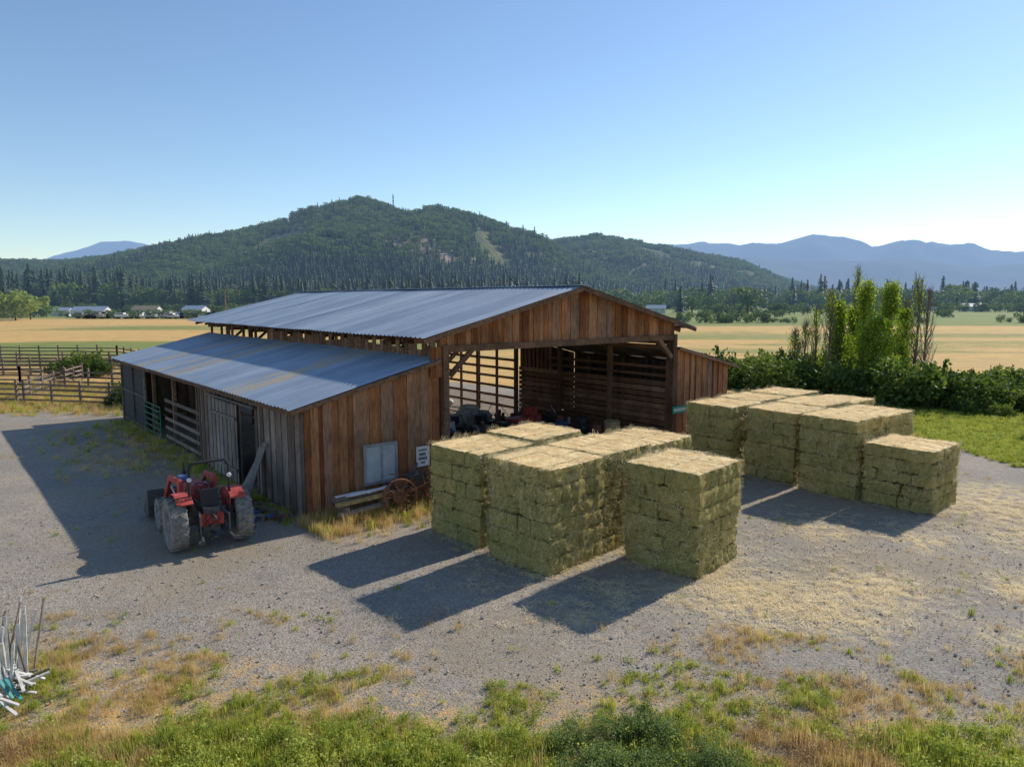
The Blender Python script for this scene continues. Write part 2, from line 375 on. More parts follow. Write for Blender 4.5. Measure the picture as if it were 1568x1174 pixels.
# front lean wall
mb=MB()
planks_x(mb,0,5.1,0,lambda x:.02,lambda x:zl(x)-.06,.27)
mb.obj("lean_to_front_wall",[W_FRONT],barn)
mb=MB()
planks_x(mb,5.2,18.72,-.02,lambda x:5.3,lambda x:zmain(x)-.05,.27)
planks_x(mb,4.7,5.45,-.09,lambda x:4.3+0*x,lambda x:5.35,.25)
mb.obj("gable_siding",[W_FRONT],barn)
mb=MB()
mb.box((5.33,-.12,2.7),(.24,.2,5.4)); mb.box((18.6,-.12,2.7),(.26,.22,5.4)); mb.beam((5.2,-.16,5.26),(18.75,-.16,5.26),.08,.24)
mb.beam((5.5,-.18,4.3),(6.5,-.18,5.2),.08,.2); mb.beam((18.4,-.18,4.3),(17.4,-.18,5.2),.08,.2)
for sx in(-1,1): mb.beam((11.9+sx*7.75,-.62,zmain(11.9+sx*7.75)-.12),(11.9,-.62,7.6-.12),.04,.17)
mb.beam((-.5,-.2,zl(-.5)-.1),(5.1,-.2,zl(5.1)-.1),.04,.14); mb.beam((18.8,-.33,zr(18.8)-.1),(23.95,-.33,zr(23.95)-.1),.04,.14)
mb.beam((-.5,-.15,zl(-.5)-.1),(-.5,25.7,zl(-.5)-.1),.04,.14)
mb.obj("trim_boards",[W_DARK],barn)
mb=MB(); planks_x(mb,18.75,23.35,-.02,lambda x:.02,lambda x:zr(x)-.08,.26); mb.obj("right_lean_to_front_wall",[W_FRONT],barn)
mb=MB(); planks_y(mb,0,11.3,23.35,0,3.7,.27,0,.025,1); planks_x(mb,18.8,23.3,11.3,lambda x:0,lambda x:zr(x)-.1,.27)
mb.obj("right_lean_to_walls",[W_SIDE],barn)
# left side wall
mb=MB()
planks_y(mb,0,4.1,0,.02,3.62,.27); planks_y(mb,5.7,10.8,0,.02,3.62,.27); planks_y(mb,4.1,5.7,0,3.15,3.62,.27)
planks_x(mb,.05,5.1,25.6,lambda x:.02,lambda x:zl(x)-.1,.27)
mb.obj("lean_to_side_wall",[W_SIDE],barn)
mb=MB(); planks_y(mb,5.75,8.6,-.13,.08,3.1,.24,0); mb.bb((-.24,5.75,.5),(-.185,8.6,.62)); mb.bb((-.24,5.75,2.5),(-.185,8.6,2.62)); mb.obj("sliding_door",[W_DOOR],barn)
mb=MB(); mb.bb((-.2,3.9,3.16),(-.12,9.2,3.24)); mb.obj("door_track",[DGREY],barn)
mb=MB()
mb.bb((-.04,20.1,.05),(.02,25.6,3.5))
mb.obj("shade_cloth_panel",[MESH],barn)
mb=MB()
for y in(20.1,22.8,25.55): mb.box((-.08,y,1.8),(.1,.12,3.6))
for z in(.3,.75,1.2,1.65,2.1):
    mb.bb((.02,10.9,z-.08),(.07,16.7,z+.08))
for z in(.2,1.85,3.4): mb.bb((-.1,20.1,z-.06),(-.045,25.6,z+.06))
mb.obj("pen_rails",[W_FENCE],barn)
mb=MB()
for z in(.25,.55,.85,1.15,1.45,1.7): mb.cyl((-.15,16.9,z),(-.15,20,z),.028)
for y in(16.9,18.4,20): mb.cyl((-.15,y,.2),(-.15,y,1.75),.032)
mb.beam((-.15,16.9,.3),(-.15,18.4,1.6),.04,.04)
mb.obj("tube_gate",[GREEN],barn)
# inner walls
mb=MB()
for z in np.arange(.12,4.1,.3):
    if random.random()<.95: mb.bb((5.16,.2,z-.13),(5.19,11.5,z+.13))
for z in(.4,.9,1.4,1.9,2.4): mb.bb((5.16,11.5,z-.08),(5.19,25.4,z+.08))
for y in np.arange(.2,16,.31): mb.bb((5.13,y,4.4),(5.155,y+.27,5.2+random.uniform(0,.45)))
for z in np.arange(.14,3.05,.28): 
    for ya,yb_ in((.1,3.95),(3.97,7.7),(7.72,11.35)): mb.bb((18.66,ya,z-.13),(18.69,yb_,z+.13-random.uniform(0,.04)))
for z in(3.35,3.75): mb.bb((18.66,.1,z-.07),(18.69,8.5,z+.07))
for y in np.arange(8.5,11.3,.36): mb.bb((18.66,y,3.05),(18.69,y+.22,4.7))
for z in(4.75,5.0): mb.bb((18.66,.1,z-.11),(18.69,11.35,z+.11))
for z in(.5,1.1,1.7,2.3,2.85,3.4): mb.bb((18.45,11.4,z-.08),(18.49,26,z+.08))
for y in (13.3,17.1,20.9): mb.box((18.5,y,2.6),(.12,.14,5.2))
for z in(.4,1.,1.6,2.2): mb.bb((5.3,26.2,z-.08),(18.5,26.24,z+.08))
planks_x(mb,5.2,18.7,26.4,lambda x:5.3,lambda x:zmain(x)-.05,.28)
mb.obj("interior_walls",[W_IN],barn)
mb=MB(); mb.bb((.1,.05,-.05),(23.3,26.3,.0)); mb.obj("floor",[CONC],barn)
# window, signs
mb=MB()
mb.bb((2.02,-.11,.83),(3.28,-.06,2.17),0); mb.bb((2.1,-.125,.9),(2.66,-.112,2.1),1); mb.bb((2.7,-.125,.9),(3.2,-.112,2.1),1); 
for a,b in(((2.0,-.14,.8),(3.3,-.108,.88)),((2.0,-.14,2.12),(3.3,-.108,2.2)),((2.0,-.14,.88),(2.09,-.108,2.12)),((3.21,-.14,.88),(3.3,-.108,2.12)),((2.64,-.14,.88),(2.72,-.108,2.12))): mb.bb(a,b,0)
mb.obj("window",[SILV,GLASS],barn)
wsgn=empty("wall_sign",toworld(4.35,-.1,1.5),math.radians(40))
mb=MB(); mb.bb((-.27,-.015,-.36),(.27,.01,.36),0)
for k,(a,b,h_) in enumerate([(-.2,.2,.03),(-.15,.12,.05),(-.19,.17,.05),(-.1,.12,.03)]):
    x=a
    while x<b-.03: ww=random.uniform(.025,.045); mb.bb((x,-.02,.23-k*.15-h_),(x+ww,-.016,.23-k*.15+h_),1); x+=ww+.018
mb.obj("panel",[WHITE,BLACK],wsgn)
gs=empty("green_street_sign",toworld(18.95,-.3,1.75),math.radians(40))
mb=MB(); mb.bb((-.55,-.012,-.17),(.55,.012,.17),0)
x=-.46
while x<.42:
    ww=random.uniform(.04,.07); mb.bb((x,-.016,-.08),(x+ww,-.0125,.08),1); x+=ww+.03
mb.obj("panel",[plain("sign_green",(.01,.30,.20),.4),WHITE],gs)
# ---------------------------------------------------------------- leaning boards, bits by door
lb=empty("leaning_boards",toworld(-.5,2.7,0),math.radians(40)); mb=MB()
for dy,dx,h in((0,.0,2.1),(.35,.1,1.9),(.6,-.1,1.5)): mb.beam((-.55+dx,dy,0),(.35,dy+.25,h),.22,.03)
mb.beam((-.6,-.3,0),(.3,.7,1.6),.1,.04)
mb.obj("boards",[W_DOOR],lb)
mb=MB(); mb.lathe(toworld(-.5,4.3,0),(0,0,1),[(.0,.01),(.13,.01),(.16,.34),(.145,.34),(.12,.03),(0,.03)],16,0,False); mb.obj("plastic_bucket",[WHITE],None,True)
dbr=MB()
for i in range(60):
    p=toworld(random.uniform(-2.3,-.4),random.uniform(.3,4.6),random.uniform(.03,.14)); a=random.uniform(0,3.14)
    R=Matrix.Rotation(a,3,'Z')@Matrix.Rotation(random.uniform(-.3,.3),3,'X')
    dbr.box(p,(random.uniform(.1,.6),random.uniform(.04,.24),random.uniform(.03,.16)),R,random.choice([0,0,1,2,2,3]))
dbr.obj("scrap_debris",[DGREY,BLUEP,W_DOOR,RUST])
# timbers + rusty implement
tb=empty("timber_stack",toworld(.8,-.8,0),math.radians(40)); mb=MB()
for i,(y,z,l) in enumerate([(-.1,.58,2.2),(.22,.56,1.9),(.1,.7,2.0),(-.25,.3,1.8)]): mb.beam((-.2,y,z),(l-.2,y+.1,z+.05),.16,.12,1 if i==0 else 0)
for x in(.1,1.5): mb.box((x,.05,.25),(.12,.7,.5),None,0)
for k in range(7): mb.beam((random.uniform(-.2,1),.1+random.uniform(-.1,.2),.78),(random.uniform(.7,2),random.uniform(0,.3),.82),.12,.03,2)
mb.obj("timbers",[W_SIDE,W_NEW,WHITE],tb)
im=empty("rusty_farm_implement",toworld(3.35,-1.1,0),math.radians(40)); mb=MB()
for cx,r in((-.7,.6),(.75,.45)):
    mb.lathe((cx,-.25,r),(.25,1,0),[(r,-.06),(r,.06),(r-.06,.06),(r-.06,-.06)],24)
    mb.lathe((cx,-.25,r),(.25,1,0),[(0,-.02),(r*.4,-.02),(r*.4,.02),(0,.02)],20)
    mb.cyl((cx-.02,-.38,r),(cx+.02,-.1,r),.1)
    for k in range(10):
        a=k*math.pi/5; mb.cyl((cx,-.25,r),(cx+math.cos(a)*(r-.05),-.25-.25*math.cos(a)*(r-.05),r+math.sin(a)*(r-.05)),.018)
mb.beam((-1,.1,.6),(1.1,.1,.7),.12,.12); mb.beam((-1,.5,.6),(1.1,.5,.7),.12,.12); mb.box((.2,.3,.95),(.6,.4,.4),None,1); mb.box((-.35,.3,.85),(.3,.4,.3))
mb.cyl((.2,.3,1.2),(.3,.3,1.5),.05,mat=1); mb.lathe((.65,0,1.1),(1,.3,0),[(.25,-.03),(.25,.03),(.2,.03),(.2,-.03)],18)
for k in range(26): mb.beam((random.uniform(-1,1),random.uniform(-.3,.6),random.uniform(.2,1)),(random.uniform(-1,1),random.uniform(-.3,.6),random.uniform(.3,1.35)),.03,.03,random.choice([0,0,1]))
for k in range(6): mb.cyl((-1+k*.35,.5,.62),(-1+k*.35,.75,.1),.03,.015)
mb.obj("frame",[RUST,DGREY],im,False,.008)
# ---------------------------------------------------------------- things in barn
def sack(mb,c,r,mat=0):
    n=10;vs=[];fs=[]
    for i in range(7):
        t=math.pi*i/6
        for j in range(n):
            a=2*math.pi*j/n; q=1+.25*(mnoise.noise(Vector((c[0]+math.cos(a)*2,c[1]+math.sin(a)*2,t)))) 
            vs.append((c[0]+r[0]*math.sin(t)**.6*math.cos(a)*q,c[1]+r[1]*math.sin(t)**.6*math.sin(a)*q,c[2]+r[2]*math.cos(t)))
    for i in range(6):
        for j in range(n): fs.append((i*n+j,i*n+(j+1)%n,(i+1)*n+(j+1)%n,(i+1)*n+j))
    mb.add(vs,fs,mat)
mb=MB()
for i in range(38):
    s_,l_=random.uniform(9,15.5),random.uniform(9,15.5); sack(mb,toworld(s_,l_,random.uniform(.2,1.0)),(random.uniform(.3,.7),random.uniform(.3,.65),random.uniform(.2,.4)))
mb.obj("feed_sacks",[TARP],None,True)
mb=MB()
for i in range(9):
    p=toworld(random.uniform(9.5,15),random.uniform(11,15),.0); R=Matrix.Rotation(random.uniform(0,3),3,'Z')
    mb.box((p[0],p[1],.75),(1.1,.9,.05),R); mb.box((p[0],p[1],.37),(.9,.7,.06),R)
    for a in(-1,1):
        for b in(-1,1):
            q=R@Vector((a*.45,b*.35,.37)); mb.box((p[0]+q.x,p[1]+q.y,.37),(.07,.07,.74),R)
mb.obj("work_tables",[W_DOOR])
def barrel(name,p,mat,h=.85,r=.28):
    mb=MB(); mb.lathe(p,(0,0,1),[(0,0),(r,0),(r,h*.3),(r+.02,h*.33),(r,h*.36),(r,h*.66),(r+.02,h*.69),(r,h*.72),(r,h),(r-.03,h),(r-.03,h-.03),(0,h-.03)],20,0,False); mb.obj(name,[mat],None,True)
barrel("steel_drum",toworld(14.2,4.4),BLUEP); barrel("steel_drum",toworld(16.6,2.9),RUST); barrel("steel_drum",toworld(17.6,4.9),DGREY); barrel("yellow_bin",toworld(16.9,2.2),W_NEW,1.1,.4)
mw=empty("red_hay_mower",toworld(14.4,6.0),math.radians(55)); mb=MB()
mb.box((0,0,.85),(2.1,.8,.5),None,0); mb.box((-1.2,0,.75),(.6,.9,.4),None,1); mb.box((.6,0,1.3),(.6,.5,.45),None,0); mb.tube([(.5,0,1.4),(1.1,0,1.65),(1.3,0,1.6)],.03,6,1)
for x,y in((-.6,.4),(.6,.4),(-.6,-.4),(.6,-.4)): mb.lathe((x,y,.35),(0,1,0),[(.35,-.07),(.35,.07),(.1,.07),(.1,-.07)],16,2)
mb.obj("body",[RED,DGREY,RUB],mw,False,.02)
mb=MB()
for i in range(110):
    p=toworld(random.uniform(8,18),random.uniform(4,10.5),0); R=Matrix.Rotation(random.uniform(0,3),3,'Z')@Matrix.Rotation(random.uniform(-.3,.3),3,'X'); d=(random.uniform(.15,.7),random.uniform(.1,.5),random.uniform(.15,.6)); zz=random.uniform(0,.6)
    mb.box((p[0],p[1],d[2]/2+.02+zz*.8),d,R,random.choice([0,0,1,2,3,3,4,4,4,5,5]))
    if i%2==0: mb.beam((p[0],p[1],.1),(p[0]+random.uniform(-.9,.9),p[1]+.3,random.uniform(.6,1.6)),.05,.03,random.choice([0,3,4,5]))
mb.obj("stored_clutter",[W_DARK,REDD,BLUEP,RUST,DGREY,TARP],None,False,.02)
# ---------------------------------------------------------------- tractor
T=empty("red_tractor",(-8.78,19.8,0),math.atan2(.6,.8)); T.scale=(1.07,1.07,1.07)
def wheel(name,c,R,W,rim,out,nl):
    mb=MB(); cx,cy,cz=c; h=W/2
    prof=[(rim,-h*.75),(rim+.05,-h*.95),(R*.8,-h*1.02),(R*.93,-h*.92),(R*.965,-h*.6),(R*.97,0),(R*.965,h*.6),(R*.93,h*.92),(R*.8,h*1.02),(rim+.05,h*.95),(rim,h*.75)]
    mb.lathe(c,(1,0,0),prof,36,0)
    for i in range(nl):
        for sg in(-1,1):
            a=2*math.pi*(i+(.5 if sg>0 else 0))/nl
            p0=Vector((cx+sg*h*.95,cy+math.cos(a+.16)*R*.94,cz+math.sin(a+.16)*R*.94)); p1=Vector((cx+sg*.01,cy+math.cos(a-.06)*R*.985,cz+math.sin(a-.06)*R*.985))
            d=(p1-p0).normalized(); rad=Vector((0,math.cos(a),math.sin(a))); y_=rad.cross(d).normalized(); z_=d.cross(y_)
            Rm_=Matrix((d,y_,z_)).transposed(); mb.box((p0+p1)/2,((p1-p0).length,R*.065,R*.09),Rm_,0)
    o=out*h
    mb.lathe(c,(1,0,0),[(rim+.01,-h*.7),(rim+.01,h*.7),(rim-.03,h*.7),(rim-.04,h*.2),(rim-.04,-h*.2),(rim-.03,-h*.7)],28,1)
    mb.lathe(c,(1,0,0),[(0,out*h*.1),(rim*.45,out*h*.1),(rim*.7,out*h*.35),(rim-.02,out*h*.3)],28,2,False)
    mb.cyl((cx+out*h*.05,cy,cz),(cx+out*h*.55,cy,cz),rim*.25,rim*.22,12,2)
    for k in range(8):
        a=k*math.pi/4; mb.cyl((cx+out*h*.1,cy+math.cos(a)*rim*.38,cz+math.sin(a)*rim*.38),(cx+out*h*.2,cy+math.cos(a)*rim*.38,cz+math.sin(a)*rim*.38),.018,n=6,mat=1)
    mb.obj(name,[RUB,SILV,RED],T,False)
wheel("rear_wheel_left",(-.82,0,.70),.70,.42,.36,-1,18); wheel("rear_wheel_right",(.82,0,.70),.70,.42,.36,1,18)
wheel("front_wheel_left",(-.75,2.1,.46),.46,.28,.22,-1,16); wheel("front_wheel_right",(.75,2.1,.46),.46,.28,.22,1,16)
mb=MB()
mb.cyl((-.8,0,.7),(.8,0,.7),.11,n=12); mb.bb((-.22,-.35,.45),(.22,.9,.98)); mb.bb((-.17,.9,.5),(.17,2.5,.85)); mb.cyl((-.7,2.1,.46),(.7,2.1,.46),.06); mb.bb((-.13,1.95,.4),(.13,2.25,.62))
mb.bb((-.5,.35,.56),(.5,1.0,.6)) # platform
mb.cyl((0,-.45,.62),(0,-.35,.62),.05); mb.beam((0,-.3,.42),(0,-.75,.4),.1,.04)
for sx in(-1,1):
    mb.beam((sx*.28,-.2,.5),(sx*.38,-1.05,.38),.06,.1); mb.beam((sx*.28,-.25,1.0),(sx*.36,-.7,.95),.05,.05); mb.cyl((sx*.36,-.7,.95),(sx*.36,-.72,.45),.022); mb.cyl((sx*.38,-1.0,.38),(sx*.5,-1.0,.38),.05)
mb.tube([(0,-.3,1.0),(0,-.85,.9)],.03)
mb.bb((-.2,-.4,.92),(.2,-.15,1.1))
mb.obj("chassis",[DGREY],T,False,.012)
mb=MB() # hood lofted
secs=[(.95,.31,.86,1.42),(1.6,.30,.86,1.40),(2.3,.28,.84,1.32),(2.62,.25,.82,1.18)]
vs=[]
for y,hw,z0,z1 in secs: vs+=[(-hw,y,z0),(-hw,y,z1-.1),(-hw+.09,y,z1),(hw-.09,y,z1),(hw,y,z1-.1),(hw,y,z0)]
fs=[]
for i in range(3):
    for j in range(6): fs.append((i*6+j,(i+1)*6+j,(i+1)*6+(j+1)%6,i*6+(j+1)%6))
fs+=[tuple(range(6)),tuple(range(23,17,-1))]
mb.add(vs,fs,0)
for sx in(-1,1): # fenders
    n=9
    for k in range(n):
        a0=math.radians(40+k*90/n);a1=math.radians(40+(k+1)*90/n);r=.80
        q=[(sx*.46,r*math.cos(a0),.7+r*math.sin(a0)),(sx*.86,r*math.cos(a0),.7+r*math.sin(a0)),(sx*.86,r*math.cos(a1),.7+r*math.sin(a1)),(sx*.46,r*math.cos(a1),.7+r*math.sin(a1))]
        q2=[(x,y,z-.03) for x,y,z in q]
        mb.add(q+q2,[(0,1,2,3),(7,6,5,4),(0,4,5,1),(1,5,6,2),(2,6,7,3),(3,7,4,0)],0,.5)
        mb.add([(sx*.48,r*math.cos(a0),.7+r*math.sin(a0)),(sx*.48,r*math.cos(a1),.7+r*math.sin(a1)),(sx*.48,.55*math.cos(a1),.75+.2*math.sin(a1)),(sx*.48,.55*math.cos(a0),.75+.2*math.sin(a0))],[(0,1,2,3)],0,.5)
mb.bb((-.25,.8,.98),(.25,.96,1.46)); mb.bb((-.3,-.42,.62),(.3,-.3,.95))
mb.obj("bodywork",[RED],T,False,.01)
mb=MB()
mb.bb((-.22,2.62,.84),(.22,2.65,1.1),0); mb.bb((-.25,-.12,.98),(.25,.38,1.12),0); mb.box((0,-.17,1.33),(.46,.1,.46),Matrix.Rotation(-.15,3,'X'),0)
for sx in(-1,1): mb.box((sx*.29,.05,1.22),(.06,.32,.05))
mb.lathe((0,.66,1.42),(0,-.5,1),[(.2,-.012),(.2,.012),(.175,.012),(.175,-.012)],20,0); mb.cyl((0,.66,1.42),(0,.85,1.2),.02)
for k in range(3):
    a=k*2.09; mb.beam((0,.66,1.42),(math.cos(a)*.19,.66+math.sin(a)*.17,1.42+math.sin(a)*.08),.02,.015)
mb.cyl((-.2,1.7,1.3),(-.2,1.7,1.95),.03); mb.cyl((-.2,1.7,1.4),(-.2,1.7,1.7),.06)
for sx in(-1,1): mb.tube([(sx*.5,-.28,.75),(sx*.5,-.28,2.2)],.04,8); mb.box((sx*.5,-.28,.9),(.12,.12,.35))
mb.tube([(-.5,-.28,2.2),(-.42,-.28,2.32),(.42,-.28,2.32),(.5,-.28,2.2)],.04,8)
mb.tube([(.3,.55,1.0),(.34,.5,1.35)],.012,6); mb.tube([(-.3,.55,1.0),(-.34,.5,1.3)],.012,6)
for k in range(5): mb.tube([(random.uniform(-.25,.25),-.4,.95),(random.uniform(-.3,.3),-.55,.8),(random.uniform(-.3,.3),-.45,.6)],.012,5)
mb.obj("seat_and_rollbar",[BLACK],T,False,.01)
mb=MB()
for sx in(-1,1):
    mb.bb((sx*.44-.06,.95,.55),(sx*.44+.06,1.22,1.6)); 
    for a,b in (((sx*.46,1.05,1.55),(sx*.48,2.2,1.45)),((sx*.48,2.2,1.45),(sx*.50,3.05,.55))): mb.beam(a,b,.09,.17)
    mb.cyl((sx*.42,1.15,.8),(sx*.46,2.2,1.2),.03,mat=1); mb.cyl((sx*.46,2.3,1.35),(sx*.48,3.1,.9),.028,mat=1); mb.beam((sx*.28,1.1,.6),(sx*.44,1.1,.6),.2,.1)
mb.cyl((-.46,2.6,.98),(.46,2.6,.98),.05)
mb.obj("loader_arms",[RED,SILV],T,False,.01)
mb=MB(); pr=[(3.1,.95),(3.05,.45),(3.15,.16),(3.35,.08),(3.95,.12)]
for (a,b),(c_,d) in zip(pr[:-1],pr[1:]): mb.add([(-.92,a,b),(.92,a,b),(.92,c_,d),(-.92,c_,d)],[(0,1,2,3)])
for sx in(-.92,.92): mb.add([(sx,y,z) for y,z in pr],[(0,1,2,3,4)])
o=mb.obj("bucket",[DGREY],T); md=o.modifiers.new("s",'SOLIDIFY'); md.thickness=.03
mb=MB()
for sx in(-1,1): mb.box((sx*.75,-.5,1.42),(.14,.06,.1),None,0); mb.cyl((sx*.5,-.28,1.9),(sx*.5,-.37,1.9),.06,n=10,mat=1)
mb.box((-.3,1.25,1.6),(.3,.25,.18),None,2)
mb.obj("lights",[RED,WHITE,BLUEP],T,False,.02)
# ---------------------------------------------------------------- hay
def strawmat(name,c0,c1,c2,mulr=.5,dk=.6):
    m=M(name); v=m.coord((1,1,1),'World'); a=m.noise(m.coord((10,10,34),'World'),2.4,7,.8,1.5); b=m.noise(m.coord((40,40,11),'World'),1.7,6,.8,1.2); big=m.noise(v,1.3,3); cl=m.noise(v,7,4,.7)
    k=m.mix(m.ramp(m.noise(v,2.3,2),[(.42,(0,0,0)),(.58,(1,1,1))]),a,b); c=m.ramp(k,[(.38,c0),(.5,c1),(.62,c2)])
    c=m.mix(mulr,c,m.ramp(m.attr('rnd'),[(0,(.74,.76,.68)),(1,(1.25,1.18,1.1))]),'MULTIPLY'); c=m.mix(dk,c,m.ramp(big,[(.35,(.76,.82,.68)),(.65,(1.25,1.15,1.02))]),'MULTIPLY')
    c=m.mix(dk,c,m.ramp(cl,[(.3,(.5,.52,.45)),(.6,(1.2,1.18,1.15))]),'MULTIPLY')
    m.col(c); m.rough(.9); m.bump(m.math('ADD',k,m.math('MULTIPLY',cl,.8)),1 if dk>.4 else .5,.09 if dk>.4 else .04); return m.mat
HAY=strawmat("hay_side",(.16,.13,.045),(.54,.46,.18),(.90,.78,.38)); HAYT=strawmat("hay_top_bleached",(.66,.47,.22),(.90,.72,.42),(1,.86,.58),.2,.2)
def strawbit(name,n,L,spread,flat,mat):
    V=[];F=[]
    for i in range(n):
        p=Vector((random.gauss(0,spread),random.gauss(0,spread),abs(random.gauss(0,.01)))); a=random.uniform(0,6.28); el=random.uniform(-.08,.14) if flat else random.uniform(-.5,.5)
        d=Vector((math.cos(a)*math.cos(el),math.sin(a)*math.cos(el),abs(math.sin(el)))); l=L*random.uniform(.5,1.3); s_=Vector((-math.sin(a),math.cos(a),random.uniform(-.25,.25) if flat else random.uniform(-.5,.5))).normalized()*.0045
        k=len(V); V+=[p-s_,p+s_,p+d*l+s_*.6,p+d*l-s_*.6]; F.append((k,k+1,k+2,k+3))
    me=bpy.data.meshes.new(name); me.from_pydata([tuple(v) for v in V],[],F); me.materials.append(mat); return bpy.data.objects.new(name,me)
def strandmat(name,a,b,tr=.3):
    m=M(name); oi=m.n("ShaderNodeObjectInfo"); c=m.ramp(oi.outputs['Random'],[(0,a),(1,b)]); m.col(c); m.rough(.7)
    t=m.n("ShaderNodeBsdfTranslucent"); m.l(c,t.inputs[0]); x=m.n("ShaderNodeMixShader"); x.inputs[0].default_value=tr; m.l(m.b.outputs[0],x.inputs[1]); m.l(t.outputs[0],x.inputs[2]); m.l(x.outputs[0],m.out.inputs[0]); return m.mat
SS=strandmat("straw_strand",(.38,.33,.12),(.88,.76,.40)); ST=strandmat("straw_strand_bleached",(.80,.64,.34),(.98,.86,.58))
cs=bpy.data.collections.new("straw_tufts")
for i in range(3): cs.objects.link(strawbit(f"a{i}_straw_side",14,.085,.07,False,SS))
for i in range(3): cs.objects.link(strawbit(f"b{i}_straw_top",12,.13,.07,True,ST))
def splits(L,n,jit=.25):
    s=[0]+[L*(i+random.uniform(-jit,jit))/n for i in range(1,n)]+[L]; return s
litter=[]
def haystack(corner,ang,Lx,Ly,H,nl,name="hay_stack"):
    e1=np.array([math.cos(ang),math.sin(ang)]);e2=np.array([-math.sin(ang),math.cos(ang)])
    org=np.array(corner)-e1*Lx
    e=empty(name,(org[0],org[1],0),ang)
    V=[];F=[];A=[];MI=[];lh=H/nl; mid=nl//2; ux,uy=random.uniform(-.05,.05),random.uniform(-.05,.05)
    for k in range(nl):
        if (k+random.randint(0,1))%2==0: nxk,nyk=max(1,round(Lx/.5)),max(1,round(Ly/1.15))
        else: nxk,nyk=max(1,round(Lx/1.15)),max(1,round(Ly/.5))
        jx=random.uniform(-.015,.015)+(ux if k>=mid else 0);jy=random.uniform(-.015,.015)+(uy if k>=mid else 0)
        sx_=splits(Lx,nxk);sy_=splits(Ly,nyk)
        zb=k*lh+(.012 if k==mid else 0); zt=(k+1)*lh-(.012 if k==mid-1 else 0)
        for i in range(nxk):
            for j in range(nyk):
                x0,x1=sx_[i],sx_[i+1];y0,y1=sy_[j],sy_[j+1]
                if i not in(0,nxk-1) and j not in(0,nyk-1) and k!=nl-1: continue
                bx=random.gauss(0,.010)+jx;by=random.gauss(0,.010)+jy;g=-.004
                nn=(max(2,int((x1-x0)/.075)),max(2,int((y1-y0)/.075)),6)
                c=np.array([(x0+x1)/2+bx,(y0+y1)/2+by,(zb+zt)/2]);hd=np.array([(x1-x0)/2-g,(y1-y0)/2-g,(zt-zb)/2+.002]); r=random.random()
                for axn in range(3):
                    u_,v_=[a for a in range(3) if a!=axn]
                    for sg in(-1,1):
                        nu,nv=nn[u_],nn[v_]; uu=np.linspace(-1,1,nu+1);vv=np.linspace(-1,1,nv+1)
                        U,W_=np.meshgrid(uu,vv,indexing='ij'); P=np.zeros((U.size,3)); P[:,u_]=U.ravel();P[:,v_]=W_.ravel();P[:,axn]=sg
                        q=P*hd
                        edge=np.abs(P)**10; rr=( (edge.sum(1)-1).clip(0,2) )*.015*random.uniform(.6,1.5); q=q*(1-rr[:,None]/hd)
                        q=q+c; w3=q*11; w4=q*2.6+org[0]; top=(axn==2 and sg==1 and k==nl-1); am=.5 if top else 1.
                        dsp=((fbm(w3[:,0]+w3[:,2]*1.7+org[0]*5,w3[:,1]-w3[:,2]*1.3,3,21)-.5)*.12+(fbm(w4[:,0]+w4[:,2],w4[:,1]-w4[:,2]*.7,2,23)-.5)*.10)*am; q=q+P/np.linalg.norm(P,axis=1)[:,None]*dsp[:,None]
                        o=len(V); V.extend(q.tolist())
                        for a_ in range(nu):
                            for b_ in range(nv):
                                f=[o+a_*(nv+1)+b_,o+(a_+1)*(nv+1)+b_,o+(a_+1)*(nv+1)+b_+1,o+a_*(nv+1)+b_+1]
                                F.append(f); A.append(r); MI.append(1 if top else 0)
    npmesh("bales",V,F,[HAY,HAYT],A,False,MI,parent=e)
    pts=[];rt=[];pk=[];dens=54
    for (n_,fn) in (('x0',Ly*H),('x1',Ly*H),('y0',Lx*H),('top',Lx*Ly)):
        for q in range(int(fn*dens*(1.3 if n_=='top' else 1))):
            a_=random.random();b_=random.random()
            if n_=='x0': pts.append((-.0,a_*Ly,b_*H)); rt.append((0,-math.pi/2,random.uniform(0,.1)))
            elif n_=='x1': pts.append((Lx+.0,a_*Ly,b_*H)); rt.append((0,math.pi/2,0))
            elif n_=='y0': pts.append((a_*Lx,-.0,b_*H)); rt.append((math.pi/2,0,0))
            else: pts.append((a_*Lx,b_*Ly,H+.01)); rt.append((0,0,random.uniform(0,6.28)))
            pk.append(random.randint(3,5) if (n_=='top' or b_>.97 or random.random()<.10) else random.randint(0,2))
    o=scatter("loose_straw",pts,cs,rng.uniform(.6,1.3,len(pts)),pk,rt); o.parent=e
    for q in range(130):
        s_=random.choice([0,1,2]); a_=random.random(); d_=abs(random.gauss(0,.18))
        p=org+(e1*(-d_)+e2*a_*Ly if s_==0 else (e1*(Lx+d_)+e2*a_*Ly if s_==1 else e1*a_*Lx-e2*d_)); litter.append((p[0],p[1],.01+max(0,.1-d_)*random.random()))
    return e
a1=math.radians(-44);E2=np.array([-math.sin(a1),math.cos(a1)])
for base,ks in (((-.91,19.35),(0,1)),((.92,17.25),(0,1,2)),((4.6,17.05),(0,))):
    for k in ks:
        cpt=np.array(base)+E2*(2.36*k)+rng.uniform(-.04,.04,2); haystack(cpt,a1+random.uniform(-.015,.015),2.17,2.27,2.74+random.uniform(-.06,.06),6)
a2=math.radians(-50);E2=np.array([-math.sin(a2),math.cos(a2)])
for base,ks in (((8.80,28.1),(0,1,2)),((10.7,26.4),(0,1,2)),((12.05,24.2),(0,1))):
    for k in ks:
        cpt=np.array(base)+E2*(2.38*k)+rng.uniform(-.05,.05,2); haystack(cpt,a2+random.uniform(-.02,.02),2.12,2.3,2.74+random.uniform(-.06,.08),6)
haystack(np.array((13.75,22.5)),a2,2.2,2.3,2.1,5)
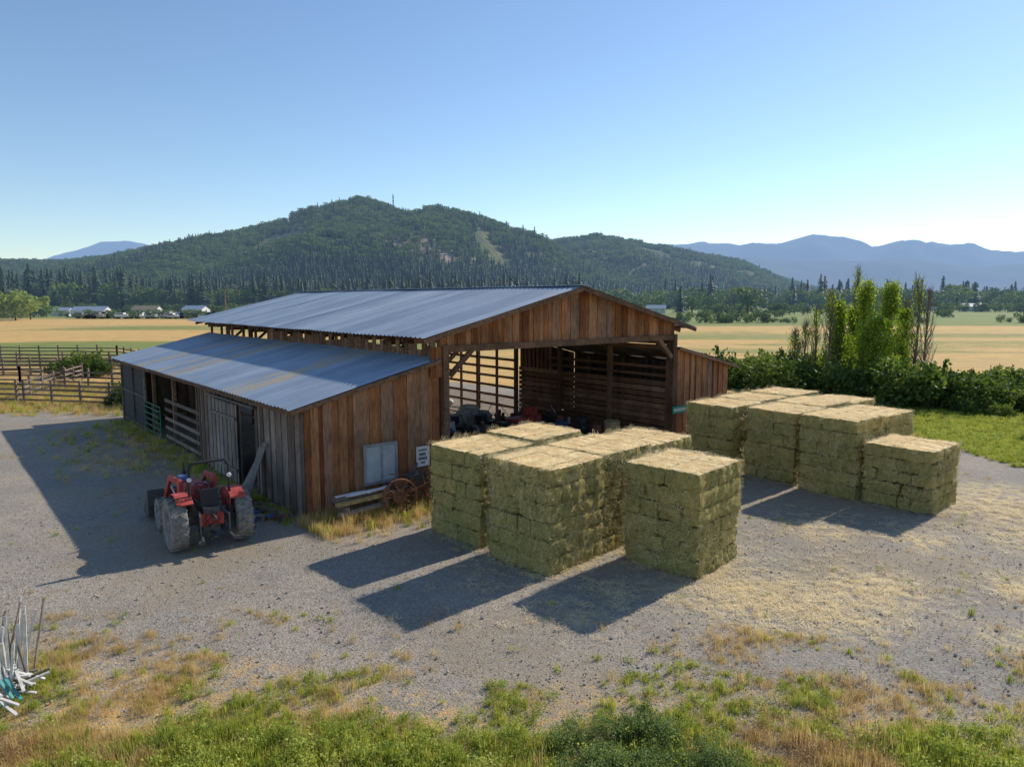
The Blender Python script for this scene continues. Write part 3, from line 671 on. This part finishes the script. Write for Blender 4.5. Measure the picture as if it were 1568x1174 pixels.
# loose straw on ground
pts=list(litter)
for cx,cy,r,n in [(5.6,16.1,1.5,380),(7.2,15.6,1.4,260),(9,16.6,1.2,180),(16.8,23.2,2.2,560),(18.6,21.5,2,420),(15.4,20.2,1.4,220),(12.5,16.5,1,110),(1.5,15.6,1.2,60),(0,17.4,2,110),(2.5,16.4,.8,90),(12,21,1.6,120),(7,19,3,160),(9.5,21.5,1.5,120)]:
    for i in range(n): pts.append((random.gauss(cx,r*.6),random.gauss(cy,r*.6),0.005))
scatter("straw_litter",pts,cs,rng.uniform(.5,1.3,len(pts)),rng.integers(3,6,len(pts)))
# ---------------------------------------------------------------- foliage
def leafmat(name,stops,trans=.45,haze=False,useobj=False):
    m=M(name); a=m.attr('rnd'); 
    if useobj:
        oi=m.n("ShaderNodeObjectInfo"); a=m.math('ADD',m.math('MULTIPLY',a,.5),m.math('MULTIPLY',oi.outputs['Random'],.5))
    c=m.ramp(a,stops); m.col(c); m.rough(.65); sh=m.b.outputs[0]
    if trans:
        t=m.n("ShaderNodeBsdfTranslucent"); m.l(m.mix(1,c,(1.3,1.35,.7),'MULTIPLY'),t.inputs[0]); x=m.n("ShaderNodeMixShader"); x.inputs[0].default_value=trans
        m.l(sh,x.inputs[1]); m.l(t.outputs[0],x.inputs[2]); sh=x.outputs[0]; m.l(sh,m.out.inputs[0])
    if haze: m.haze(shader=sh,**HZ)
    return m.mat
L_POP=leafmat("poplar_leaf",[(0,(.13,.20,.02)),(.6,(.27,.36,.045)),(1,(.42,.50,.08))],.5)
L_BUSH=leafmat("bramble_leaf",[(0,(.045,.08,.022)),(.6,(.095,.15,.035)),(1,(.24,.29,.07))],.35,useobj=True)
L_BRAM=leafmat("bramble_leaf_pale",[(0,(.08,.12,.045)),(.6,(.16,.22,.08)),(1,(.30,.36,.15))],.35,useobj=True)
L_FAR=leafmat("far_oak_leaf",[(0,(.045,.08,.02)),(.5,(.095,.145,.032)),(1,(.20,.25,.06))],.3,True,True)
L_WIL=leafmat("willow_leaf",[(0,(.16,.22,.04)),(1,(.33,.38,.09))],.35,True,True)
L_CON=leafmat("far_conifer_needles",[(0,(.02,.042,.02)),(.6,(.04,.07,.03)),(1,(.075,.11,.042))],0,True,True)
BARK=plain("bark",(.16,.12,.09),.9,0,.4,6,.4); BARKG=plain("bare_twig",(.22,.17,.13),.9)
def leaves(C,size,seed=0,up=.3):
    r=np.random.default_rng(seed); n=len(C); d=r.normal(size=(n,3)); d/=np.linalg.norm(d,axis=1)[:,None]; t=r.normal(size=(n,3)); t=np.cross(d,t); t/=np.linalg.norm(t,axis=1)[:,None]; b=np.cross(d,t)
    s_=(size*r.uniform(.6,1.3,n))[:,None]; t=t*s_; b=b*s_*.7
    V=np.stack([C-t,C+b,C+t,C-b],1).reshape(-1,3); F=np.arange(4*n).reshape(n,4); return V,F
def branchtree(name,base,H,W,nl,leafn,leafs,bare=False,seed=0,kind='poplar'):
    r=random.Random(seed); mb=MB(); tip=(r.uniform(-.2,.2),r.uniform(-.2,.2),H)
    mb.cyl((0,0,-.1),(tip[0]*.5,tip[1]*.5,H*.5),.12*H/8,.07*H/8,7); mb.cyl((tip[0]*.5,tip[1]*.5,H*.5),tip,.07*H/8,.01,6)
    C=[];A=[]
    for i in range(nl):
        z=H*r.uniform(.04,.86); a=r.uniform(0,6.28); reach=W*r.uniform(.4,1.05)*(1.05-.95*z/H)
        top=min(H*1.0,z+H*r.uniform(.12,.34)); p0=Vector((tip[0]*z/H,tip[1]*z/H,z)); p1=Vector((math.cos(a)*reach*.7,math.sin(a)*reach*.7,z+(top-z)*.4)); p2=Vector((math.cos(a)*reach,math.sin(a)*reach,top))
        mb.cyl(p0,p1,.03*H/8,.018*H/8,5); mb.cyl(p1,p2,.018*H/8,.004,4)
        for q in range(7 if bare else 3):
            t=r.random(); pp=p1.lerp(p2,t); mb.cyl(pp,pp+Vector((r.gauss(0,.18),r.gauss(0,.18),r.uniform(.3,.8))),.012,.003,3)
        tone=r.random()
        n=0 if (bare and r.random()<.8) else leafn
        for q in range(n):
            t=r.random()**.8; pp=(p0.lerp(p1,t*2) if t<.5 else p1.lerp(p2,(t-.5)*2)); sp_=.10+.15*math.sin(t*3.14)
            C.append((pp.x+r.gauss(0,sp_),pp.y+r.gauss(0,sp_),pp.z+r.gauss(0,sp_*1.3))); A.append(min(1,max(0,tone*.6+r.random()*.5)))
    e=empty(name,base); mb.obj("trunk_and_limbs",[BARKG if bare else BARK],e)
    if C:
        Vv,Ff=leaves(np.array(C),leafs,seed); npmesh("foliage",Vv,Ff,[L_POP],A,parent=e)
    return e
for i,(u,yy,H,W) in enumerate([(1282,55,6.8,1.2),(1322,52,8.3,1.9),(1358,53,8.2,1.6),(1306,56,6.2,1.3),(1380,55,6.2,1.2),(1342,51,5.6,2.0)]):
    branchtree("poplar_tree",((u-784)/1087*(yy+.5),yy,0),H,W,50,150,.075,False,i)
for i,(u,yy,H,W) in enumerate([(1268,54,7.6,1.0),(1250,57,6.4,1),(1400,54,8.6,1.1),(1415,56,7.8,1),(1308,58,9.5,.6),(1218,56,4.6,1),(1385,58,7,1),(1232,57,5.2,1)]):
    branchtree("bare_poplar_tree",((u-784)/1087*(yy+.5),yy,0),H,W,50,60,.07,True,20+i)
cb=bpy.data.collections.new("bush_forms")
def bushproto(name,n,ls,seed,mat,coll):
    r=np.random.default_rng(seed); nl_=14; lob=r.uniform(-.6,.6,(nl_,3)); lob[:,2]=r.uniform(.05,.65,nl_); C=[];A=[]
    for k in range(nl_):
        m_=n//nl_; d=r.normal(size=(m_,3)); d/=np.linalg.norm(d,axis=1)[:,None]; R=r.uniform(.18,.42)*(r.uniform(.5,1.2,m_))[:,None]; c=lob[k]+d*R; C.append(c); A.append(np.clip(r.random()*.5+r.random(m_)*.5,0,1))
    for k in range(14): # shoots
        p=np.array([r.uniform(-.5,.5),r.uniform(-.5,.5),r.uniform(.3,.6)]); d=np.array([r.normal()*.35,r.normal()*.35,1]); t=r.uniform(0,.5,26)[:,None]; C.append(p+d*t+r.normal(size=(26,3))*.03); A.append(np.clip(.5+r.random(26)*.5,0,1))
    C=np.concatenate(C);A=np.concatenate(A); ok=C[:,2]>-.02;C=C[ok];A=A[ok]; Vv,Ff=leaves(C,ls,seed)
    return npmesh(name,Vv,Ff,[mat],A,coll=coll)
for i in range(3): bushproto(f"a{i}_bush",2600,.055,i,L_BUSH,cb)
hp=[];hs=[]
hpoly=[(16.5,60),(18.5,53),(24.5,47),(31,40.5),(62,31),(62,42),(36,56),(22,64)]
while len(hp)<240:
    x=random.uniform(15,64);y=random.uniform(28,66)
    if sdf(np.array([[x,y]]),hpoly)[0]<0:
        sz_=float(.9+3.4*max(0,fbm(np.array([x*.3]),np.array([y*.3]),2,5)[0]-.22)); hp.append((x,y,-.1)); hs.append(sz_*random.uniform(.7,1.2)*(1.05 if x<31 else .8))
scatter("blackberry_hedge",hp,cb,hs,rng.integers(0,3,len(hp)))
scatter("shrub",[(-40,66,0),(-38.5,65,0),(-41,64,0),(-26,47,0),(-24.5,46,0),(-23,47.5,0),(-27,49,0)],cb,[2.2,1.8,1.6,1.4,1.1,1.2,1.3],[0,1,2,0,1,2,0])
cf=bpy.data.collections.new("bramble_forms")
for i in range(3): bushproto(f"a{i}_bramble",3400,.03,40+i,L_BRAM,cf)
bp=[];bs=[]
for i in range(44): 
    x=random.gauss(2.1,.8);y=random.uniform(9.0,11.2)-abs(x-2.1)*.45; bp.append((x,y,-.05)); bs.append(random.uniform(.3,.55))
scatter("bramble_bush",bp,cf,bs,rng.integers(0,3,len(bp)))
# grass tufts
cg=bpy.data.collections.new("grass_forms")
def grassmat(name,a,b): 
    m=M(name); oi=m.n("ShaderNodeObjectInfo"); c=m.ramp(oi.outputs['Random'],[(0,a),(1,b)]); m.col(c); m.rough(.6)
    t=m.n("ShaderNodeBsdfTranslucent"); m.l(c,t.inputs[0]); x=m.n("ShaderNodeMixShader"); x.inputs[0].default_value=.45; m.l(m.b.outputs[0],x.inputs[1]); m.l(t.outputs[0],x.inputs[2]); m.l(x.outputs[0],m.out.inputs[0]); return m.mat
GG=grassmat("grass_green",(.30,.36,.04),(.60,.60,.12)); GD=grassmat("grass_dry",(.52,.37,.13),(.78,.60,.27)); GW=grassmat("weed_leaf",(.24,.33,.04),(.50,.54,.11)); GR=grassmat("weed_russet",(.36,.22,.12),(.50,.34,.20))
def tuft(name,n,h,sp,wd,mat,lean=.5):
    V=[];F=[]
    for i in range(n):
        a=random.uniform(0,6.28);r=abs(random.gauss(0,sp)); x,y=r*math.cos(a),r*math.sin(a); a2_=random.uniform(0,6.28); hh=h*random.uniform(.4,1.2); lx_=random.uniform(0,lean)*hh; dx,dy=math.cos(a2_)*lx_,math.sin(a2_)*lx_; sx,sy=-math.sin(a2_)*wd,math.cos(a2_)*wd
        k=len(V); V+=[(x-sx,y-sy,-.02),(x+sx,y+sy,-.02),(x+dx*.4+sx*.8,y+dy*.4+sy*.8,hh*.6),(x+dx*.4-sx*.8,y+dy*.4-sy*.8,hh*.6),(x+dx,y+dy,hh)]; F+=[(k,k+1,k+2,k+3),(k+3,k+2,k+4)]
    me=bpy.data.meshes.new(name); me.from_pydata(V,[],F); me.materials.append(mat); cg.objects.link(bpy.data.objects.new(name,me))
tuft("a0_green",46,.20,.07,.0045,GG); tuft("a1_green",60,.12,.10,.005,GG,.9)
tuft("b0_dry",40,.30,.08,.003,GD,.5); tuft("b1_dry",50,.13,.12,.003,GD,.9)
def leafyweed(name,n,h,mat,s):
    C=np.stack([rng.normal(0,.08,n),rng.normal(0,.08,n),rng.uniform(0,h,n)],1); Vv,Ff=leaves(C,s,n); npmesh(name,Vv,Ff,[mat],coll=cg)
leafyweed("c0_weed",90,.13,GW,.02); leafyweed("c1_weed",110,.26,GW,.018); leafyweed("d0_russet",80,.2,GR,.012)
P=[];S=[];K=[]
def addw(x,y,s,k): P.append((x,y,-.01)); S.append(s); K.append(k)
N=13500; yy_=rng.uniform(8,15.4,N); xx_=rng.uniform(-.8,.8,N)*(yy_+1.5)
edge=np.interp(xx_,[-14,-11,-3.7,2.8,8.8,14],[14.6,14.5,14.2,13.6,12.6,11.4])
nn_=fbm(xx_*.8,yy_*1.0,3,31); n2_=fbm(xx_*.45,yy_*.6,3,77); n3_=fbm(xx_*.5,yy_*.5,2,99)
pr_=np.clip((edge-yy_)/4.8+(nn_-.5)*2.6,.012,.95)
for i in np.nonzero(rng.random(N)<pr_)[0]:
    x,y=float(xx_[i]),float(yy_[i]); g=n2_[i]+.11*float(np.clip((edge[i]-y-1.2)/2.5,-1,1.))+random.gauss(0,.05)
    if g>.50: k=random.choice([0,0,1,1,1,4,5,3])
    elif g>.44: k=random.choice([1,1,3,3,4,2,3])
    elif n3_[i]>.56: k=random.choice([6,6,3,3,2])
    else: k=random.choice([2,3,3,3,1,3])
    addw(x,y,random.uniform(.55,1.25)*(1.15 if y<10.8 else .8),k)
N=3200; xx_=rng.uniform(-26,24,N);yy_=rng.uniform(13,40,N); nn_=fbm(xx_*.35,yy_*.35,3,55)
for i in range(N):
    if nn_[i]>.62 or random.random()<.05: addw(xx_[i],yy_[i],random.uniform(.3,.8),random.choice([1,3,3,4,3]))
for i in range(2200): # shaded weeds by barn
    s_,l_=random.uniform(-5.5,-.2),random.uniform(9,24)
    if random.random()<.22+.2*s_/5: p=toworld(s_,l_); addw(p[0],p[1],random.uniform(.7,1.6),random.choice([0,2,2,3,3,5,3]))
for i in range(1100): # dry grass by front wall
    s_,l_=random.uniform(-.3,6),-abs(random.gauss(0,1.0))-.1; p=toworld(s_,l_); addw(p[0],p[1],random.uniform(.8,1.6),random.choice([2,2,3,3,0,6]))
for i in range(1500):
    p=toworld(random.uniform(-1,.0),random.uniform(0,25)); 
    if random.random()<.3: addw(p[0],p[1],random.uniform(.5,1.2),random.choice([1,3,0]))
for i in range(7000): # right lawn
    x=random.uniform(19.5,36);y=random.uniform(29,46)
    if x>21+ (y-36)*-.05: addw(x,y,random.uniform(.7,1.5),random.choice([0,1,1,4]))
for i in range(5000): # left far dry grass
    x=random.uniform(-46,-18);y=random.uniform(42,60); 
    if y>42+random.random()*3: addw(x,y,random.uniform(1,2),random.choice([2,3,3,0]))
scatter("grass_and_weeds",P,cg,S,K)
# pebbles
cpb=bpy.data.collections.new("pebble_forms")
PEB=plain("pebble_stone",(.36,.33,.29),.9,0,.4,20)
for i in range(3):
    bpy_me=MB(); r=random.Random(i); vs=[]
    for a in range(5):
        for b in range(6):
            t=math.pi*a/4;p_=2*math.pi*b/6; q=r.uniform(.75,1.15); vs.append((math.sin(t)*math.cos(p_)*q,math.sin(t)*math.sin(p_)*q*.8,math.cos(t)*.55*q))
    fs=[(a*6+b,a*6+(b+1)%6,(a+1)*6+(b+1)%6,(a+1)*6+b) for a in range(4) for b in range(6)]
    bpy_me.add(vs,fs); bpy_me.obj(f"a{i}_pebble",[PEB],coll=cpb)
N=15000; y=rng.uniform(9,24,N)**1.0; x=rng.uniform(-.75,.75,N)*(y+1); 
lx_,ly_=tolocal(x,y); kp=~((lx_>-.2)&(ly_>-.2)); scatter("gravel",np.stack([x,y,np.zeros(N)+.0],1)[kp],cpb,(rng.uniform(.008,.022,N)*(1+1.2*(rng.random(N)<.04)))[kp],rng.integers(0,3,N)[kp])
# ---------------------------------------------------------------- white weathered lath pile at left
pp=empty("scrap_lath_pile",(-9.05,11.75,0)); mb=MB(); LATH=plain("weathered_white_lath",(.60,.585,.55),.8,0,.3,6)
for i in range(64):
    x0,y0=random.uniform(-.9,.3),random.uniform(-.4,.6); h=random.uniform(.9,1.75)-.45*max(0,x0)
    mb.beam((x0,y0,0),(x0*.6-.12+random.gauss(.08,.13),y0+random.gauss(0,.22),h),random.uniform(.03,.07),.02,1 if i%20==5 else (2 if i%6==0 else 0))
for i in range(24): mb.beam((random.uniform(-.9,.1),random.uniform(-.6,.5),random.uniform(.05,.6)),(random.uniform(.3,.7),random.uniform(-.6,.5),random.uniform(.03,.4)),.05,.03,1 if i%12==3 else (2 if i%4==0 else 0))
mb.obj("laths",[LATH,plain("teal_paint",(.08,.3,.3)),W_DOOR],pp)
# ---------------------------------------------------------------- fences
def fence(name,pts,h=1.35,rails=4,sp=2.5,mat=W_FENCE,pw=.14):
    e=empty(name,(pts[0][0],pts[0][1],0)); mb=MB(); ox,oy=pts[0]
    for (ax,ay),(bx,by) in zip(pts[:-1],pts[1:]):
        L=math.hypot(bx-ax,by-ay); n=max(1,round(L/sp))
        for i in range(n+1):
            t=i/n; x,y=ax+(bx-ax)*t-ox,ay+(by-ay)*t-oy; mb.box((x,y,h*.55+random.uniform(-.05,.1)),(pw,pw,h*1.15))
        for k in range(rails):
            z=h*(k+.7)/rails
            for i in range(n):
                a_,b_=i/n,(i+1)/n; mb.beam((ax+(bx-ax)*a_-ox,ay+(by-ay)*a_-oy,z+random.uniform(-.03,.03)),(ax+(bx-ax)*b_-ox,ay+(by-ay)*b_-oy,z+random.uniform(-.03,.03)),.04,.13)
    mb.obj("rails",[mat],e); return e
fence("corral_fence",[(-24.5,46),(-38,49),(-56,46)],1.4)
fence("corral_fence",[(-24,52),(-40,57),(-60,56)],1.5)
fence("corral_fence",[(-22.5,44.5),(-26,58),(-34,72),(-64,74)],1.5)
fence("corral_fence",[(-34,48),(-38,62)],1.4); fence("corral_fence",[(-44,48),(-50,66)],1.5); fence("corral_fence",[(-30,66),(-58,66)],1.5)
fence("corral_fence",[(-26,62),(-46,82),(-70,84)],1.6)
fence("field_fence",[(26.5,35.8),(33,34.6)],.85,2,1.1,W_DARK,.08)
# ---------------------------------------------------------------- hills
def uu(x,y): return 784+1087*x/y
cu=[-600,-200,0,150,250,330,400,450,500,540,580,620,680,750,850,950,1010,1050,1110,1160,1230,1300,1400,1700]
cv=[404,400,406,396,384,375,366,355,345,338,337,342,353,363,372,378,385,392,405,417,436,451,456,459]
def crest(u,y):
    rc=np.interp(u,[-600,300,700,1000,1300],[1250,1150,1300,1650,1950]); r0=np.interp(u,[-600,300,700,1000,1300],[560,560,620,850,1200])
    Hc=(460-np.interp(u,cu,cv))/1087*rc; return rc,r0,np.maximum(Hc,0)
def hillz(x,y):
    u=uu(x,y); rc,r0,Hc=crest(u,y); t=(y-r0)/(rc-r0)
    f=np.where(t<1,np.clip(t,0,1)**1.15*(2-np.clip(t,0,1)**1.15)*1.0,1-.25*(t-1)**1.3)
    sp_=(fbm(x*.0065+3,y*.004,4,41)-.5)*.75*np.sin(np.clip(t,0,1)*math.pi)
    bump_=(fbm(x*.02,y*.02,3,43)-.5)*5*np.clip(t*3,0,1)
    return np.maximum(Hc*np.clip(f+sp_,0,1.0)+bump_*np.clip(Hc/60,0,1),-3)
us=np.linspace(-700,1750,300);ys=np.linspace(520,2600,170)
U,YY=np.meshgrid(us,ys,indexing='xy');XX=(U-784)/1087*YY;ZZ=hillz(XX,YY)
ZZ=np.where(ZZ<.5,-2,ZZ)
V=np.stack([XX.ravel(),YY.ravel(),ZZ.ravel()],1);nx=len(us);ii=(np.arange(len(ys)-1)[:,None]*nx+np.arange(nx-1)[None,:]).ravel();F=np.stack([ii,ii+1,ii+nx+1,ii+nx],1)
RK=[]
for ur,yr in ((635,790),(685,790),(600,830),(455,900),(430,960)):
    xr=(ur-784)/1087*yr; RK.append((xr,float(yr),float(hillz(np.array([xr]),np.array([float(yr)]))[0])))
RS=(60.,48.,40.,32.,30.)
m=M("hill_ground"); a=m.noise(m.coord(kind='World'),.012,5,.6); b=m.noise(m.coord(kind='World'),.07,5,.75)
c=m.mix(m.ramp(a,[(.48,(0,0,0)),(.62,(1,1,1))]),(.08,.11,.03),(.20,.19,.075)); c=m.mix(.6,c,m.ramp(b,[(.3,(.5,.5,.5)),(.7,(1.4,1.35,1.3))]),'MULTIPLY')
fk=None
for R_,sz_ in zip(RK,RS):
    dv=m.n("ShaderNodeVectorMath",operation='DISTANCE'); m.l(m.n("ShaderNodeNewGeometry").outputs['Position'],dv.inputs[0]); dv.inputs[1].default_value=R_
    q=m.ramp(m.math('DIVIDE',dv.outputs['Value'],sz_),[(.4,(1,1,1)),(1,(0,0,0))]); fk=q if fk is None else m.math('MAXIMUM',fk,q)
rk=m.math('MULTIPLY',fk,m.ramp(b,[(.42,(0,0,0)),(.52,(1,1,1))]))
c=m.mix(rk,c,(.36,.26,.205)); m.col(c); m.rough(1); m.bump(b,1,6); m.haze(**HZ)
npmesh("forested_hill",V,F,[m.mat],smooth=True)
ct=bpy.data.collections.new("far_tree_forms")
def conifer(name,seed):
    r=random.Random(seed); mb=MB(); mb.cyl((0,0,0),(0,0,.9),.018,.004,5,1)
    for k in range(14):
        z=.08+.9*k/14; R=(.25*(1-(k/14))**.85+.014)*r.uniform(.7,1.2); n=7; off=r.uniform(0,6)
        for j in range(n):
            a=off+6.283*j/n+r.uniform(-.3,.3); rr=R*r.uniform(.6,1.2); w_=.4
            mb.add([(0,0,z+.06),(rr*math.cos(a-w_)*.8,rr*math.sin(a-w_)*.8,z-.01),(rr*math.cos(a),rr*math.sin(a),z-.035),(rr*math.cos(a+w_)*.8,rr*math.sin(a+w_)*.8,z-.01)],[(0,1,2,3)],0)
    mb.obj(name,[L_CON,BARK],coll=ct)
for i in range(3): conifer(f"a{i}_conifer",i)
def oak(name,seed,n=300,mat=None):
    r=np.random.default_rng(seed); C=[];A=[]
    for k in range(9):
        c=np.array([r.uniform(-.32,.32),r.uniform(-.32,.32),r.uniform(.3,.75)]); d=r.normal(size=(n//9,3)); d/=np.linalg.norm(d,axis=1)[:,None]; C.append(c+d*r.uniform(.14,.25)*r.uniform(.6,1.1,(n//9,1))); A.append(np.clip(r.random()*.6+r.random(n//9)*.4,0,1))
    C=np.concatenate(C);Vv,Ff=leaves(C,.062,seed); k0=len(Vv); tv=[]
    for z,rad in((0,.03),(.5,.02)):
        for j in range(4): tv.append((rad*math.cos(j*1.57),rad*math.sin(j*1.57),z))
    tf=[(k0+j,k0+(j+1)%4,k0+4+(j+1)%4,k0+4+j) for j in range(4)]
    npmesh(name,np.concatenate([Vv,np.array(tv)]),np.concatenate([Ff,np.array(tf)]),[mat or L_FAR,BARK],list(np.concatenate(A))+[0]*4,midx=[0]*len(Ff)+[1]*4,coll=ct)
for i in range(3): oak(f"b{i}_oak",i+5)
oak("c0_willow",30,700,L_WIL)
N=42000; u=rng.uniform(-450,1450,N); t=rng.uniform(0,1.15,N)
yt=np.interp(u,[-600,300,700,1000,1300],[560,560,620,850,1200]); rc=np.interp(u,[-600,300,700,1000,1300],[1250,1150,1300,1650,1950])
y=yt+t*(rc-yt); x=(u-784)/1087*y; z=hillz(x,y)
dn=fbm(x*.014,y*.012,3,61); d2=fbm(x*.035,y*.035,2,67); rock=np.zeros(N)
for R_,sz_ in zip(RK,RS): rock=np.maximum(rock,np.exp(-((x-R_[0])**2+(y-R_[1])**2)/(sz_*.7)**2))
keep=(dn*.65+d2*.35>.36-.25*(t<.25)-.12*(t>.85))&(rng.random(N)>rock*.95)&(z>-1)
con=(rng.random(N)<np.clip(.62-t*1.6+ (fbm(x*.009,y*.009,2,71)-.5)*2.2+.35*(t<.18),.04,.9))
pick=np.where(con,rng.integers(0,3,N),rng.integers(3,6,N)); sc=np.where(con,rng.uniform(8,20,N)*(1-.3*np.clip(t,0,1)),rng.uniform(6,12.5,N))
scatter("hill_forest",np.stack([x,y,np.maximum(z,0)-.8],1)[keep],ct,sc[keep],pick[keep])
# valley tree line
N=6800; u=rng.uniform(-500,2100,N); y=rng.uniform(0,1,N); left=u<900
y=np.where(left,400+y*170,540+y*700); clump=fbm(u*.02,y*.01,3,81); keep=(clump>np.where(left,.30,.34))
x=(u-784)/1087*y; con=rng.random(N)<np.where(u<800,.42,.2); pick=np.where(con,rng.integers(0,3,N),rng.integers(3,6,N)); sc=np.where(con,rng.uniform(11,26,N),rng.uniform(8,17,N))*np.where(left,np.where(u<200,1.15,.95),1.15)
scatter("valley_tree_line",np.stack([x,y,-.3+0*x],1)[keep],ct,sc[keep],pick[keep])
hx=[];hsz=[]
for k in range(1500):
    u_=random.uniform(-300,1900)
    yb=random.choice([225,300,350,430]) if u_>900 else random.choice([280,300,345,380])
    if vnoise(np.array([u_*.012]),np.array([yb*1.]),91)[0]>.36: hx.append(((u_-784)/1087*yb,yb+random.uniform(-6,6),-.5)); hsz.append(random.uniform(1.8,4.5)*(1.6 if yb>340 else 1))
scatter("field_hedgerow",hx,ct,hsz,rng.integers(3,6,len(hx)))
ind=[(22,250,11,6),(45,262,11,6),(-5,245,10,6),(70,300,7,6),(1145,330,15,4),(1042,360,15,0),(1060,365,11,4),(1465,520,20,3),(1492,540,22,1),(1440,500,14,5),(1540,480,13,3),(1560,470,15,4),(1515,500,12,5),(1090,420,12,3),(980,400,10,4),(1010,410,12,5),(905,420,12,3)]
for u_,yb,s_,k in ind:
    src=ct.objects[k]; o=bpy.data.objects.new("conifer_tree" if k<3 else ("willow_tree" if k==6 else "broadleaf_tree"),src.data); COL.objects.link(o); o.location=((u_-784)/1087*yb,yb,-.1); o.scale=(s_*1.1,s_*1.1,s_); o.rotation_euler=(0,0,random.uniform(0,6))
def mountains(name,pu,pv,D,depth,seed,rough,haze_st):
    us=np.linspace(-1200,2600,420);tt=np.linspace(0,1.4,26); U,Tm=np.meshgrid(us,tt,indexing='xy')
    Yb=D-depth+depth*Tm; Xb=(U-784)/1087*Yb; Hc=(460-np.interp(U,pu,pv))/1087*D
    z=Hc*np.where(Tm<1,np.sin(np.clip(Tm,0,1)*math.pi/2),1-(Tm-1)*1.2)
    z=z+(fbm(Xb*rough,Yb*rough,5,seed)-.5)*Hc*.55*np.where(Tm<1,np.sin(np.clip(Tm,0,1)*math.pi)+.12,.1)
    V=np.stack([Xb.ravel(),Yb.ravel(),z.ravel()],1);nx=len(us);ii=(np.arange(len(tt)-1)[:,None]*nx+np.arange(nx-1)[None,:]).ravel();F=np.stack([ii,ii+1,ii+nx+1,ii+nx],1)
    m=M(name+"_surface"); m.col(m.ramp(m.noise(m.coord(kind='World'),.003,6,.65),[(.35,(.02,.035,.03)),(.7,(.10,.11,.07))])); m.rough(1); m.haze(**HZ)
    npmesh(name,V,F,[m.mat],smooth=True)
mountains("far_mountains",[-1200,0,140,160,200,230,262,300,1000,1020,1070,1130,1180,1210,1240,1265,1290,1330,1380,1430,1480,1510,1568,1700,2600],[430,420,388,380,373,374,386,400,385,377,377,389,378,372,363,367,371,382,377,386,383,393,391,400,405],9500,3500,5,.0011,.8)
mountains("middle_mountains",[-1200,0,900,1000,1080,1150,1230,1300,1370,1430,1500,1568,1800,2600],[456,455,440,410,398,400,404,408,402,409,412,404,400,420],6000,2200,9,.0016,.8)
# ---------------------------------------------------------------- distant settlement
def house(name,u_,yb,w_,d_,h_,rz,wall,roof):
    e=empty(name,((u_-784)/1087*yb,yb,0),rz); mb=MB(); mb.bb((-w_/2,-d_/2,0),(w_/2,d_/2,h_),0)
    rh=h_+d_*.22; a=w_/2+.4;b=d_/2+.5
    mb.add([(-a,-b,h_-.05),(a,-b,h_-.05),(a,0,rh),(-a,0,rh),(-a,b,h_-.05),(a,b,h_-.05)],[(0,1,2,3),(3,2,5,4)],1); mb.add([(-w_/2,-d_/2,h_),(-w_/2,d_/2,h_),(-w_/2,0,rh-.1)],[(0,1,2)],0); mb.add([(w_/2,-d_/2,h_),(w_/2,d_/2,h_),(w_/2,0,rh-.1)],[(0,2,1)],0)
    n=max(2,int(w_/3.2))
    for i in range(n):
        x=-w_/2+w_*(i+.5)/n; mb.bb((x-.6,-d_/2-.04,1 if i!=n//2 else .1),(x+.6,-d_/2-.01,h_-.5),2)
    mb.obj("body",[wall,roof,GLASS],e)
RB=plain("roof_bluegrey",(.25,.32,.40),.5); RT=plain("roof_tan",(.22,.19,.16),.8)
house("distant_shed",140,300,13,8,2.8,.1,WHITE,RB); house("distant_house",95,320,7,6,2.6,.2,TARP,RB)
house("distant_house",1490,455,12,9,3.2,-.3,WHITE,RB); house("distant_house",1005,390,10,8,2.8,-.2,TARP,RB)
house("distant_house",225,335,11,8,2.8,.1,TARP,RT); house("distant_house",300,345,10,8,2.8,-.1,WHITE,RB); house("distant_house",1425,500,9,7,3,.1,TARP,RT)
mb=MB()
for i in range(46):
    u_=random.uniform(110,370);yb=random.uniform(272,298); x=(u_-784)/1087*yb; c=random.choice([0,0,1,1,4,3,0]); L=random.uniform(3.5,6.5); h=random.uniform(1.1,2.3)
    mb.box((x,yb,h/2+.3),(L,2,h*.6),None,c); mb.box((x-.1*L,yb,h*.8+.35),(L*.6,1.8,h*.45),None,c); mb.box((x-.1*L,yb-.95,h*.8+.4),(L*.5,.1,h*.25),None,4)
    for q in(-.3,.3): mb.cyl((x+q*L,yb-1.05,.35),(x+q*L,yb+1.05,.35),.35,n=10,mat=4)
mb.obj("parked_vehicles",[WHITE,SILV,RED,BLUEP,BLACK])
pl=[((u_-784)/1087*yb,yb) for u_,yb in ((1120,255),(1180,420),(345,190))]
for i,(x,y) in enumerate(pl):
    e=empty("utility_pole",(x,y,0)); mb=MB(); mb.cyl((0,0,0),(0,0,14.5 if i==0 else 11),.2,.13,8); mb.box((0,0,13.2 if i==0 else 10),(2.4,.12,.14)); mb.obj("pole",[W_FENCE],e)
xm=(605-784)/1087*1190; zm=float(hillz(np.array([xm]),np.array([1190.]))[0]); e=empty("radio_mast",(xm,1190,zm-2)); mb=MB()
for sx,sy in((-1,-1),(1,-1),(0,1)): mb.cyl((sx*1.0,sy*.9,0),(sx*.5,sy*.5,42),.32,.26,4)
for k in range(13): mb.beam((-1,-.9,k*3.2),(1,-.9,k*3.2+3.2),.25,.25)
mb.box((0,0,37),(3.5,.6,.6)); mb.box((0,0,31),(3,.6,.6)); mb.obj("lattice",[DGREY],e)
